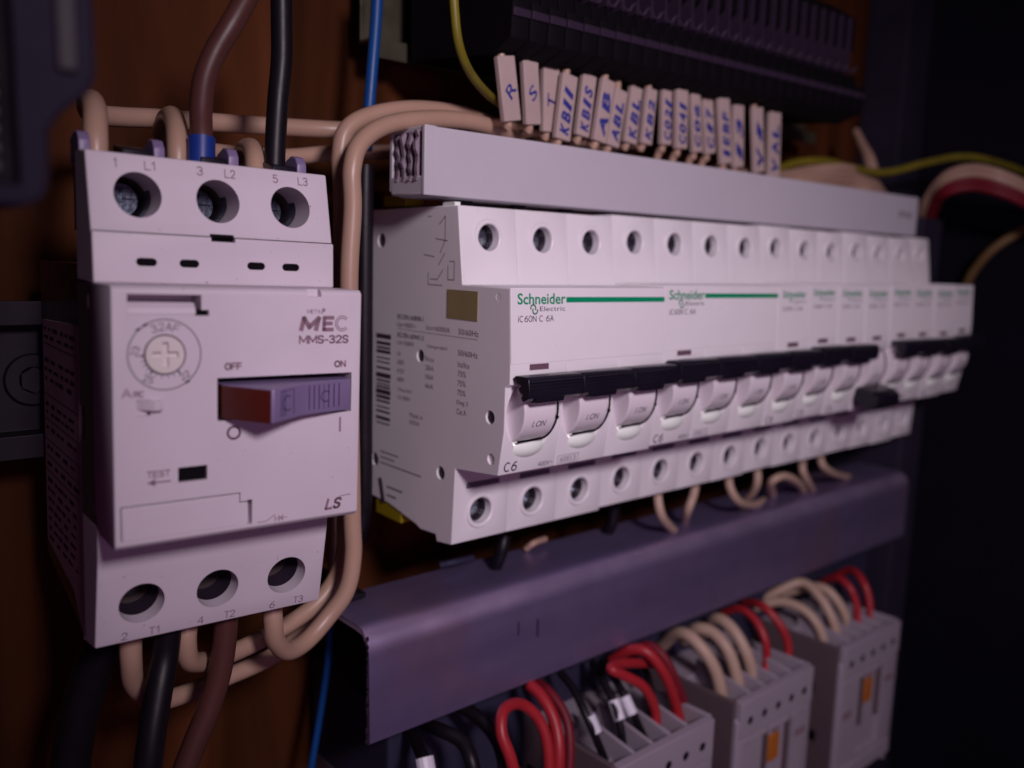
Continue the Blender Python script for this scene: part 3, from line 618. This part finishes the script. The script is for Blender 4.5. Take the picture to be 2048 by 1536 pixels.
# ------------------------------------------------------------------ contactors
def contactor_tree(x0, label):
    t = thing('contactor', label, 'contactor', (x0+22.5, 40, -160), 'contactors below the steel channel')
    off = Matrix.Translation((-(x0+22.5), -40, 160))
    p = [(60, -112), (2, -112), (2, -116), (-21, -116), (-22, -117), (-22, -165), (-18, -172), (60, -172)]
    bd = MB().prism(p, 'x', x0, x0+45, .5)
    ks = [MB().cyl((x0+6.2+8.1*i, -22, -119.6), (0, 1, 0), 1.35, 8, 20) for i in range(5)]
    ks += [MB().box(x0+15, x0+34, -24, -20.5, -158, -126)]
    ks += [MB().cyl((x0+6.2+8.1*i, -22, -162), (0, 1, 0), 1.35, 8, 20) for i in range(5)]
    obj('body', cut(bd, *ks).xf(off), M_CONT, t)
    # left side wall darker than the right one
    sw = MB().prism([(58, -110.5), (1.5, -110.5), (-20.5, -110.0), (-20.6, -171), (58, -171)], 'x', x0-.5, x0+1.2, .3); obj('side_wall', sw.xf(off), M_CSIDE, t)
    sw = MB().prism([(58, -110.5), (1.5, -110.5), (-20.5, -110.0), (-20.6, -171), (58, -171)], 'x', x0+43.8, x0+45.5, .3); obj('side_wall', sw.xf(off), M_CONT, t)
    fr = cut(MB().box(x0+.9, x0+44.1, -22.6, -19.5, -122.6, -110.0, .3), *[MB().cyl((x0+6.2+8.1*i, -22, -117.4), (0, 1, 0), 1.45, 8, 20) for i in range(5)])
    obj('terminal_front', fr.xf(off), M_CONT, t)
    hole_dots = MB()
    for i in range(5): hole_dots.cyl((x0+6.2+8.1*i, -22.35, -117.4), (0, 1, 0), 1.4, .4, 16)  # black discs paint the dark of the terminal holes
    obj('terminal_screw', hole_dots.xf(off), M_BLACK, t)  # no screws, only the discs that paint the dark of the holes
    for i in range(4):
        xx = x0+10.2+8.1*i
        r_b = MB().prism([(3, -107.0), (-20.5, -110.3), (-20.5, -116.5), (3, -116.5)], 'x', xx-.6, xx+.6, .25); obj('barrier', r_b.xf(off), M_CONT, t)
    o1 = MB().box(x0+20.8, x0+26.6, -21.6, -20, -138.5, -129, .4); obj('orange_indicator', o1.xf(off), M_ORANGE, t)
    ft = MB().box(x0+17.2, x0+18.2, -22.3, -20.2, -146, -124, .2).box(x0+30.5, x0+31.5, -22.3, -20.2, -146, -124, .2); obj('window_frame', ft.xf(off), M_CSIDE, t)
    tp = MB().box(x0+3, x0+42, -22.5, -21.5, -125.0, -124.3, .2); obj('front_ridge', tp.xf(off), M_CONT, t)
    tp = MB().box(x0+22.3, x0+25.2, -22.2, -21.3, -127.3, -126, .2).box(x0+35.5, x0+42, -22.08, -21.8, -134, -131.5).box(x0+4, x0+10, -22.08, -21.8, -140, -137); obj('rating_marks', tp.xf(off), M_INKT, t)
    tp = MB().box(x0+2, x0+43, -22.9, -21.8, -166, -160, .4); obj('lower_terminal_front', tp.xf(off), M_CONT, t)
    hk = MB().box(x0-.75, x0-.2, 4, 14, -140, -126).box(x0-.75, x0-.2, -14, -6, -150, -146).box(x0-.75, x0-.2, -12, -2, -131, -127); obj('side_slot_shade', hk.xf(off), M_GAP, t)
    mk = MB()
    for i in range(5): mk.stroke([(x0+5+8.1*i, -125.3), (x0+7.5+8.1*i, -125.3)], .6)
    mk.xf(Matrix.Translation((0, -22.05, 0))); mk.xf(off); obj('terminal_marks', mk, M_INKT, t, flat=True)
    return t
CT = contactor_tree(165.5, 'contactor farthest right, below the channel, with an orange window and red and cream wires')
for x0, lb in ((100.2, 'middle contactor below the channel, orange window, three cream wires hooking over its top'),
               (42.5, 'contactor at the bottom edge with bare top barriers, under the white-sleeved black wires'),
               (-8, 'contactor mostly below the bottom edge, under the nearest red wire loop')):
    c = copy_tree(CT); c.location = Vector((x0+22.5, 40, -160 if x0 > 0 else -174))*MM; c['label'] = lb

# ------------------------------------------------------------------ terminal blocks and handwritten markers
def tblock():
    t = thing('terminal_block', '', 'terminal block', (0, 45, 100), 'dark terminal blocks on the upper rail')
    off = Matrix.Translation((0, -45, -100))
    p = [(44, 84), (8, 80.5), (0, 83.5), (-.5, 92.5), (2.6, 93.4), (3.2, 97), (9, 98.5), (9, 104), (5, 107), (5, 118), (14, 124), (44, 124)]
    obj('body', MB().prism(p, 'x', .15, 5.85, .25).xf(off), M_TB, t)
    hk = MB().tube([(.9, 5.5, 111), (.9, 4.2, 103), (1.2, 3.8, 99.2), (2.8, 3.2, 98.2), (3.6, 2.6, 99.6), (4.6, 2.2, 100.2)], .42, 6, sub=4)
    hk.box(.3, 1.2, 3.6, 9, 98, 117)
    obj('marker_slot', hk.xf(off), M_TBH, t)
    hk2 = MB().box(.2, 5.8, -1.0, .2, 88.5, 90.6, .3); obj('front_lip', hk2.xf(off), M_TBH, t)
    return t
ORD = ['first', 'second', 'third', 'fourth', 'fifth', 'sixth', 'seventh', 'eighth', 'ninth', 'tenth', 'eleventh', 'twelfth', 'thirteenth', 'fourteenth', 'fifteenth', 'sixteenth', 'seventeenth', 'eighteenth', 'nineteenth', 'twentieth', 'twenty-first', 'twenty-second', 'twenty-third', 'twenty-fourth', 'twenty-fifth', 'twenty-sixth', 'twenty-seventh', 'twenty-eighth']
TB = tblock()
for i in range(28):
    c = TB if i == 0 else copy_tree(TB)
    c.location = Vector((15+6.1*i, 45, 100 + 0.12*i))*MM
    c['label'] = 'dark terminal block, %s from the left in the upper row' % ORD[i]
    if i == 27: c['label'] = 'dark terminal block closing the right end of the upper row'
R2 = rail('din_rail', 5, 236, 102, 48, M_BEIGE, 'dull yellowish metal rail carrying the dark terminal blocks, its bare end at the right')
# bottom ends (u, v), top ends (u, v) and text of each marker
TG = [((1008, 112), (1022, 243), 19, 'R'), ((1057, 112), (1064, 250), 17, 'S'), ((1100, 125), (1098, 265), 18, 'T'), ((1138, 150), (1122, 280), 13, 'KB11'), ((1177, 150), (1162, 273), 14, 'KB1S'),
      ((1215, 160), (1196, 284), 12, 'AB'), ((1240, 180), (1222, 293), 12, 'ABL'), ((1272, 175), (1258, 287), 12, 'KBL'), ((1302, 178), (1290, 289), 10, 'KB2'), ((1333, 175), (1330, 290), 12, 'C021'),
      ((1362, 180), (1360, 298), 12, 'C041'), ((1388, 185), (1392, 305), 11, 'C06'), ((1412, 190), (1418, 308), 11, 'C17'), ((1445, 196), (1450, 328), 13, '1EBF'), ((1475, 210), (1474, 335), 11, '13'),
      ((1513, 215), (1516, 345), 12, 'VI'), ((1548, 225), (1545, 355), 12, 'VAL')]
desc = {'R': 'wide marker sleeve with a handwritten R', 'S': 'wide marker sleeve with a curled handwritten S', 'T': 'wide marker sleeve with a handwritten T'}
for i, (a, b, w, s_) in enumerate(TG):
    yy = 6.4 + (i*7 % 5)*.95
    A, B = at(a[0], a[1], yy), at(b[0], b[1], yy)
    wmm = w*2 / 1726.9 * ((A-CAM).dot(ROT.col[1])) * (1.2 if i < 3 else rnd.uniform(1.3, 1.6))
    L_ = (B-A).length; d = (B-A).normalized()
    n_ = Vector((0, -1, 0)); n_ = (n_ - d*n_.dot(d)).normalized(); sx = n_.cross(d)   # sx: width direction
    if sx.x < 0: sx = -sx
    t_ = thing('wire_marker', (desc.get(s_, 'narrow marker sleeve reading %s in blue pen' % s_))+', hanging under the terminal blocks' if s_ in desc else 'narrow marker sleeve reading %s in blue pen, %s in the hanging row' % (s_, ORD[i]), 'wire marker', A, 'handwritten wire markers')
    Mx = Matrix(((sx.x, -n_.x, -d.x, 0), (sx.y, -n_.y, -d.y, 0), (sx.z, -n_.z, -d.z, 0), (0, 0, 0, 1)))
    sl_ = MB().box(-wmm/2, wmm/2, -.9, .9, -L_, 0, .35).xf(Mx); obj('sleeve', sl_, M_TAG, t_)
    tx = MB(); n = len(s_)
    if n == 1: 
        tx.text(s_, (-1.6, -1.5, 2.0, 1.5), Matrix.Translation((0, 0, -L_*.55)) @ Matrix.Rotation(-.9 if s_ != 'T' else -PI/2, 4, 'Y'), shear=.2, bold=.012)
    else:
        ln = L_*.74; 
        for k, ch in enumerate(s_):
            zc = -L_*.93 + ln*(k+.5)/n
            tx.text(ch, (-ln/n*.44, -wmm*.32, ln/n*.44, wmm*.32), Matrix.Translation((0, 0, zc)) @ Matrix.Rotation(-PI/2+rnd.uniform(-.15, .15), 4, 'Y'), shear=.2, bold=.045)
    tx.xf(Matrix.Translation((0, -.93, 0))); tx.xf(Mx); obj('handwriting', tx, M_PEN, t_, flat=True)
    # the wire the sleeve sits on, running down behind the busbar
    tag(obj('marker_wire', MB().tube([A+Vector((0, 2, 4)), A+Vector((0, 1.2, 0)), B+Vector((0, 1.2, 0)), *([B+Vector((.2, 2.2, -1.5)), B+Vector((.6, 5, -6)), B+Vector((1, 12, -12)), B+Vector((1.5, 14, -20))] if 8 < i < 14 else [B+Vector((.1, 3.5, .2)), B+Vector((.3, 12, 0)), B+Vector((.6, 19, -5)), B+Vector((1, 20, -18))])], 1.15, 10), M_CREAM),
        'thin cream wire running down from the %s wire marker' % ORD[i], 'wire', 'thin wires below the wire markers')

# ------------------------------------------------------------------ wires
def wire(name, pts, r, m, label, group, sub=7, n=16):
    o = obj(name, MB().tube([at(*p) for p in pts], r, n, sub=sub), m, ang=60); tag(o, label, 'wire', group); return o
GC = 'cream wires around the motor starter'
wire('cream_wire', [(192, 330, 2), (191, 270, 3), (190, 225, 7), (184, 203, 14), (176, 205, 22), (185, 228, 28), (240, 234, 32), (330, 238, 34), (500, 250, 35), (640, 258, 34), (720, 262, 30)], 2.15, M_CREAM, 'cream wire looping out of the first top terminal, then running right along the panel', GC)
wire('cream_wire', [(356, 345, 3), (355, 290, 4), (352, 250, 8), (343, 232, 15), (330, 245, 23), (330, 275, 30), (400, 300, 34), (560, 314, 36), (680, 305, 36), (800, 304, 36)], 2.05, M_CREAM, 'cream wire looping out of the second top terminal beside the brown wire', GC)
wire('cream_wire', [(511, 350, 3), (510, 315, 5), (503, 297, 10), (490, 300, 17), (480, 330, 24), (480, 380, 30)], 2.1, M_CREAM, 'short cream wire loop beside the black cable at the third top terminal', GC)
bw = wire('brown_wire', [(402, 345, 0), (403, 280, 1), (402, 215, 0), (410, 155, -1), (432, 100, -2), (462, 50, -3), (495, -10, -3), (520, -70, -3)], 2.15, M_BROWN, 'brown wire with a blue sleeve rising from the starter top', 'thick wires of the motor starter', n=20)
obj('blue_sleeve', MB().tube([at(402, 345, 0), at(402.5, 310, .5), at(403, 276, 1)], 2.6, 20), M_BLUEF, bw, ang=60)
wire('black_wire', [(731, 330, 30), (729, 500, 30), (728, 800, 30), (727, 1010, 30), (715, 1080, 34)], 2.3, M_CABLE, 'black wire added to darken the gap between the starter and the end breaker', 'dark wires in the gap under the breakers')  # added to cover the lit rail and keep the gap dark
wire('black_wire', [(548, 350, 2), (551, 280, 2), (556, 200, 2), (563, 120, 2), (563, 40, 2), (562, -60, 2)], 2.15, M_CABLE, 'straight black wire rising from the third top terminal of the starter', 'thick wires of the motor starter', n=20)
wire('cream_wire', [(543, 1190, 2), (546, 1240, 1), (551, 1280, 2), (575, 1302, 5), (612, 1283, 8), (655, 1235, 9), (693, 1180, 8), (706, 1110, 8), (704, 1030, 8), (700, 800, 8), (698, 560, 8), (705, 420, 8), (704, 340, 8), (722, 285, 9), (775, 250, 10), (860, 238, 11), (940, 243, 13), (1000, 262, 17), (1040, 290, 24), (1060, 330, 32)], 2.15, M_CREAM, 'front cream wire curving from the last bottom terminal up the gap and over the busbar', GC, n=20)
wire('cream_wire', [(378, 1230, 2), (372, 1280, 1), (382, 1322, 3), (430, 1318, 9), (500, 1290, 14), (575, 1250, 17), (640, 1200, 18), (683, 1130, 18), (690, 1040, 18), (688, 800, 18), (684, 560, 18), (684, 400, 18), (681, 310, 18), (695, 258, 18), (745, 230, 18), (830, 218, 18), (920, 228, 19), (985, 250, 22), (1030, 275, 30)], 2.15, M_CREAM, 'rear cream wire from the middle bottom terminal, rising behind the front one', GC, n=20)
wire('cream_wire', [(262, 1260, 2), (262, 1320, 3), (270, 1370, 7), (310, 1400, 13), (370, 1388, 17), (450, 1355, 20), (540, 1315, 23), (600, 1270, 26), (660, 1215, 30), (672, 1120, 32), (672, 900, 34)], 2.15, M_CREAM, 'cream wire sagging lowest, from the first bottom terminal of the starter', GC)
wire('black_wire', [(338, 1240, 0), (330, 1310, 0), (318, 1380, -2), (305, 1460, -4), (295, 1540, -5), (288, 1640, -5)], 2.7, M_CABLE, 'thick black wire with a highlight dropping from the first bottom terminal', 'thick wires of the motor starter', n=20)
wire('brown_wire', [(452, 1210, 0), (450, 1270, 0), (440, 1340, 0), (420, 1410, 0), (392, 1480, 0), (362, 1560, 0), (340, 1640, 0)], 2.5, M_BROWN, 'reddish-brown wire dropping from the middle bottom terminal of the starter', 'thick wires of the motor starter', n=20)
wire('black_wire', [(215, 1270, 12), (190, 1330, 14), (160, 1420, 16), (140, 1540, 18), (135, 1640, 18)], 4.0, M_CABLE, 'thick dark cable at the bottom left behind the starter', 'thick wires of the motor starter')
wire('blue_wire', [(660, 1250, 40), (655, 1330, 40), (642, 1420, 40), (622, 1540, 40), (610, 1640, 40)], 1.0, M_BLUE, 'thin dim blue wire below the motor starter', 'blue wires')
wire('blue_wire', [(757, -60, 34), (752, 40, 34), (745, 130, 34), (737, 230, 34), (733, 300, 34)], 1.55, M_BLUE, 'bright blue wire coming down from the top edge to the cream arch', 'blue wires')
wire('yellow_green_wire', [(905, -60, -2), (909, 20, -2), (918, 90, -1), (940, 145, 2), (975, 188, 8), (1010, 215, 20)], 1.1, M_YG, 'yellow-green wire curving down left of the terminal blocks', 'yellow-green wires')
wire('yellow_green_wire', [(1540, 345, 26), (1590, 326, 26), (1650, 322, 24), (1700, 335, 22), (1770, 345, 18), (1850, 326, 12), (1915, 314, 5), (1975, 320, -2), (2060, 350, -10), (2140, 400, -14)], 1.6, M_YG, 'long yellow-green wire arching over the right end of the busbar', 'yellow-green wires')
wire('yellow_green_wire', [(1925, 590, 14), (1945, 545, 8), (1990, 495, -2), (2060, 455, -12), (2140, 430, -16)], 2.0, mat('dull_ochre_insulation', (.20, .12, .05), .5, .3), 'dull ochre wire rising to the right edge beside the last breaker', 'yellow-green wires')
wire('yellow_green_wire', [(1820, 1370, 30), (1880, 1410, 22), (1960, 1470, 12), (2060, 1540, 2), (2120, 1600, 0)], 1.4, M_YG, 'faint yellow-green wire in the dark at the bottom right', 'yellow-green wires')
GB = 'wire bundle at the right'
for i, (dv, y0, m, lb) in enumerate(((0, 16, M_CREAM, 'topmost cream wire of the bundle arching to the right edge'), (13, 14, M_CREAM, 'second cream wire of the bundle arching to the right edge'), (27, 12, M_REDD, 'upper red wire of the bundle at the right edge'), (40, 12, M_REDD, 'lower red wire of the bundle at the right edge'))):
    wire('cream_wire' if i < 2 else 'red_wire', [(1838+i*7, 450, y0+6), (1850+i*7, 405+dv*.3, y0), (1890, 352+dv*.9, y0-8), (1945, 335+dv, y0-18), (2010, 350+dv, y0-30), (2080, 385+dv, y0-40), (2160, 440+dv, y0-46)], 1.7, m, lb, GB)
for i, (dv, lb) in enumerate(((0, 'uppermost cream wire bunched behind the right end of the busbar'), (9, 'second cream wire down of those bunched behind the busbar end'), (18, 'third cream wire down of those bunched behind the busbar end'), (27, 'fourth cream wire down of those bunched behind the busbar end'), (36, 'lowest cream wire bunched behind the right end of the busbar'))):
    wire('cream_wire', [(1560, 350+dv, 24+i), (1620, 338+dv*.9, 25-i), (1690, 334+dv*1.1, 21+i), (1735+i*3, 350+dv, 24-i), (1765+i*7, 384+dv, 24), (1795+i*8, 440+dv, 28)], 1.35, M_CREAM, lb, GB)
wire('cream_wire', [(1712, 262, 40), (1725, 290, 34), (1738, 318, 28), (1745, 350, 24)], [1.6, 2.0, 2.6, 3.0], M_CREAM, 'short cream wire standing above the bunched wires under the rail end', GB)
# loops under the breakers
GU = 'small wire loops under the breakers'
for i, (pts, lb) in enumerate((([(1316, 965, 8), (1316, 1000, 5), (1325, 1035, 4), (1348, 1062, 10), (1370, 1080, 22)], 'leftmost cream wire curving down under the breakers'),
        ([(1392, 950, 8), (1388, 985, 6), (1376, 1020, 6), (1368, 1045, 14)], 'second cream wire under the breakers, leaning left'),
        ([(1456, 935, 8), (1460, 975, 4), (1478, 1003, 3), (1505, 1010, 8), (1530, 1000, 16)], 'cream wire hooking right under the middle breakers'),
        ([(1512, 925, 8), (1515, 960, 5), (1505, 985, 8), (1480, 1010, 16)], 'cream wire hooking left under the middle breakers'),
        ([(1545, 990, 14), (1542, 965, 5), (1568, 952, 3), (1595, 965, 5), (1612, 990, 14)], 'arched cream wire loop under the singles breakers'),
        ([(1606, 915, 8), (1605, 940, 4), (1618, 968, 6), (1630, 990, 16)], 'cream wire under the off-switched breaker'),
        ([(1640, 905, 8), (1645, 930, 4), (1670, 948, 6), (1700, 955, 16)], 'last cream wire to the right under the breakers'))):
    wire('cream_wire', pts, 1.5, M_CREAM2, lb, GU, n=10)
for i, (pts, lb) in enumerate((([(1230, 1010, 16), (1222, 1050, 18), (1200, 1085, 26), (1160, 1110, 38)], 'black wire dropping behind the channel below the third pole'),
        ([(1010, 1070, 14), (1000, 1110, 14), (980, 1150, 20), (940, 1170, 30)], 'black wire dropping behind the channel below the first pole'))):
    wire('black_wire', pts, 2.0, M_CABLE, lb, 'dark wires in the gap under the breakers', n=10)
for pts, m, lb in (([(1052, 1098, 22), (1068, 1086, 20), (1090, 1078, 22)], M_CREAM, 'small pale wire end in the dark gap above the channel'),
        ([(1176, 1088, 22), (1186, 1082, 21), (1196, 1079, 22)], M_REDD, 'tiny reddish wire end in the dark gap above the channel'),
        ([(975, 1148, 22), (988, 1141, 20), (1006, 1134, 22)], M_WHITEF, 'small white wire end low in the gap above the channel'),
        ([(880, 1130, 24), (910, 1124, 22), (945, 1116, 24)], M_TRUNK, 'dark grey wire lying in the gap below the end breaker')):
    wire('short_wire', pts, 1.0, m, lb, 'wire ends in the gap above the channel', n=8)
# contactor wires
GK = 'wires looping into the contactors'
def kw(name, pts, r, m, lb): return wire(name, pts, r, m, lb, GK, n=14)
kw('cream_wire', [(1325, 1290, 14), (1352, 1268, 6), (1378, 1272, 0), (1410, 1305, -6), (1432, 1345, -9), (1442, 1390, -10), (1446, 1430, -10)], 2.2, M_CREAM2, 'left cream wire of the three entering the middle contactor')
kw('cream_wire', [(1370, 1280, 14), (1392, 1258, 6), (1425, 1265, 0), (1455, 1300, -6), (1472, 1350, -9), (1478, 1400, -10)], 2.2, M_CREAM2, 'centre cream wire of the three entering the middle contactor')
kw('cream_wire', [(1410, 1265, 14), (1432, 1238, 6), (1462, 1255, -1), (1490, 1300, -7), (1503, 1345, -9), (1508, 1390, -10)], 2.2, M_CREAM2, 'right cream wire of the three entering the middle contactor')
kw('red_wire', [(1448, 1225, 12), (1480, 1218, 4), (1510, 1240, -3), (1530, 1280, -8), (1533, 1320, -9), (1528, 1360, -10)], 1.5, M_REDW, 'left thin red wire entering the middle contactor')
kw('red_wire', [(1490, 1205, 12), (1525, 1212, 2), (1560, 1250, -5), (1576, 1290, -8), (1574, 1330, -9), (1568, 1360, -10)], 1.6, M_REDW, 'right thin red wire entering the middle contactor')
kw('cream_wire', [(1510, 1215, 16), (1560, 1203, 8), (1605, 1218, 0), (1635, 1250, -6), (1650, 1290, -9), (1655, 1320, -10)], 1.9, M_CREAM2, 'left cream wire of the three entering the far right contactor')
kw('cream_wire', [(1520, 1205, 18), (1560, 1180, 12), (1605, 1165, 6), (1640, 1195, -2), (1665, 1240, -8), (1676, 1290, -10)], 1.9, M_CREAM2, 'centre cream wire of the three entering the far right contactor')
kw('cream_wire', [(1560, 1190, 18), (1610, 1175, 8), (1650, 1178, 0), (1680, 1210, -6), (1696, 1250, -9), (1700, 1280, -10)], 1.9, M_CREAM2, 'right cream wire of the three entering the far right contactor')
kw('red_wire', [(1630, 1175, 14), (1665, 1155, 4), (1695, 1170, -4), (1712, 1205, -8), (1716, 1250, -10)], 1.5, M_REDW, 'left red wire entering the far right contactor')
kw('red_wire', [(1660, 1160, 14), (1700, 1140, 4), (1725, 1162, -4), (1738, 1200, -8), (1740, 1245, -10)], 1.6, M_REDW, 'right red wire entering the far right contactor')
kw('red_wire', [(1225, 1320, 6), (1260, 1300, 0), (1295, 1305, -5), (1330, 1350, -9), (1352, 1410, -10), (1362, 1460, -11)], 1.75, M_REDW, 'upper red wire arching down to the contactor with bare barriers')
kw('red_wire', [(1330, 1330, -3), (1290, 1326, -2), (1238, 1328, -3), (1222, 1338, -5), (1250, 1352, -7), (1288, 1375, -9), (1310, 1420, -10), (1312, 1465, -11)], 1.6, M_REDW, 'sharply doubled-back red wire right of the white-sleeved black wires')
kw('red_wire', [(1345, 1380, -9), (1350, 1420, -9), (1345, 1460, -10)], 1.8, M_REDW, 'short red wire between the two arching ones')
kw('red_wire', [(1060, 1370, 2), (1085, 1395, -3), (1108, 1440, -8), (1118, 1500, -12), (1114, 1580, -14)], 1.75, M_REDW, 'thick red wire descending right of the red loop at the bottom edge')
kw('red_wire', [(1040, 1600, -16), (1022, 1520, -14), (1003, 1465, -11), (1008, 1420, -8), (1040, 1408, -6), (1075, 1435, -8), (1095, 1490, -11), (1100, 1590, -14)], 1.6, M_REDW, 'red wire bent in a tall loop at the bottom edge')
def ferr(pts, r, lb, a=None, b=None):
    o = kw('black_wire', pts, r, M_CABLE, lb)
    if a: obj('white_sleeve', MB().tube([at(*a), at(*b)], r*1.45, 14), M_WHITEF, o)
ferr([(1120, 1345, 6), (1145, 1375, 0), (1165, 1415, -6), (1185, 1460, -10), (1210, 1520, -12)], 1.25, 'black wire with a white sleeve, leftmost of the three sleeved ones', (1178, 1430, -8), (1192, 1465, -10.3))
ferr([(1185, 1325, 8), (1205, 1360, 0), (1225, 1400, -6), (1240, 1450, -10), (1248, 1510, -12)], 1.25, 'black wire with a white sleeve, centre of the three sleeved ones', (1227, 1400, -6), (1240, 1440, -9.4))
ferr([(1205, 1320, 8), (1228, 1355, 0), (1248, 1390, -6), (1268, 1430, -9), (1290, 1480, -11)], 1.25, 'black wire with a white sleeve, rightmost of the three sleeved ones', (1248, 1392, -6), (1264, 1428, -9))
ferr([(900, 1400, 12), (950, 1430, 3), (985, 1465, -4), (1005, 1510, -9), (1015, 1590, -12)], 1.9, 'black wire curving down just left of the red loop')
ferr([(850, 1450, 12), (885, 1462, 3), (925, 1485, -3), (945, 1530, -8), (955, 1600, -10)], 1.9, 'black wire curving down at the bottom edge, second from the channel end')
ferr([(820, 1460, 14), (835, 1490, 6), (850, 1530, -2), (862, 1600, -6)], 1.7, 'black wire with a pale sleeve nearest the channel end', (848, 1515, -1), (856, 1560, -4))

kw('red_wire', [(1075, 1365, 6), (1100, 1385, 0), (1130, 1430, -6), (1140, 1490, -10), (1136, 1580, -13)], 1.4, M_REDD, 'dull red wire behind the thick one at the bottom edge')
kw('red_wire', [(1255, 1318, 8), (1290, 1290, 2), (1325, 1310, -4), (1352, 1360, -8), (1372, 1420, -10), (1378, 1455, -11)], 1.4, M_REDD, 'dull red wire following the upper arching red one')
kw('black_wire', [(1260, 1305, 12), (1285, 1330, 4), (1300, 1370, -4), (1303, 1420, -8), (1300, 1460, -10)], 1.2, M_CABLE, 'thin black wire between the red loops and the white-sleeved wires')
# ------------------------------------------------------------------ blurred device at the top left, near the camera
ND = thing('switch_housing', 'dark violet-grey switch housing close to the camera at the top left', 'switch', (-120, 40, 60))
of = Matrix.Translation((120, -40, -60))
def rr(x0, z0, pts): return pts
outl = [(-190, 150), (-96.2, 150), (-96.0, 50.0), (-96.6, 48.0), (-100.2, 44.8), (-101.4, 42.8), (-101.6, 37.0), (-102.4, 34.9), (-104.4, 34.0), (-190, 34.0)]
bd = cut(MB().prism(outl, 'y', -57, 40, .5), MB().box(-180, -104.6, -60, -54, 36.4, 145))
obj('housing', bd.xf(of), M_NEAR, ND)
obj('recessed_panel', MB().box(-179.8, -104.8, -55.2, -53.5, 36.6, 144.8, .2).xf(of), M_NEARP, ND)
sl = MB()
for i in range(14): sl.box(-124, -106.3, -55.5, -54.9, 38+i*2.0, 38.9+i*2.0)
obj('panel_grille', sl.xf(of), M_BLACK, ND)
obj('pale_strip', MB().box(-100.4, -98.2, -58.0, -56.5, 49.6, 90, .4).xf(of), M_NEARS, ND)
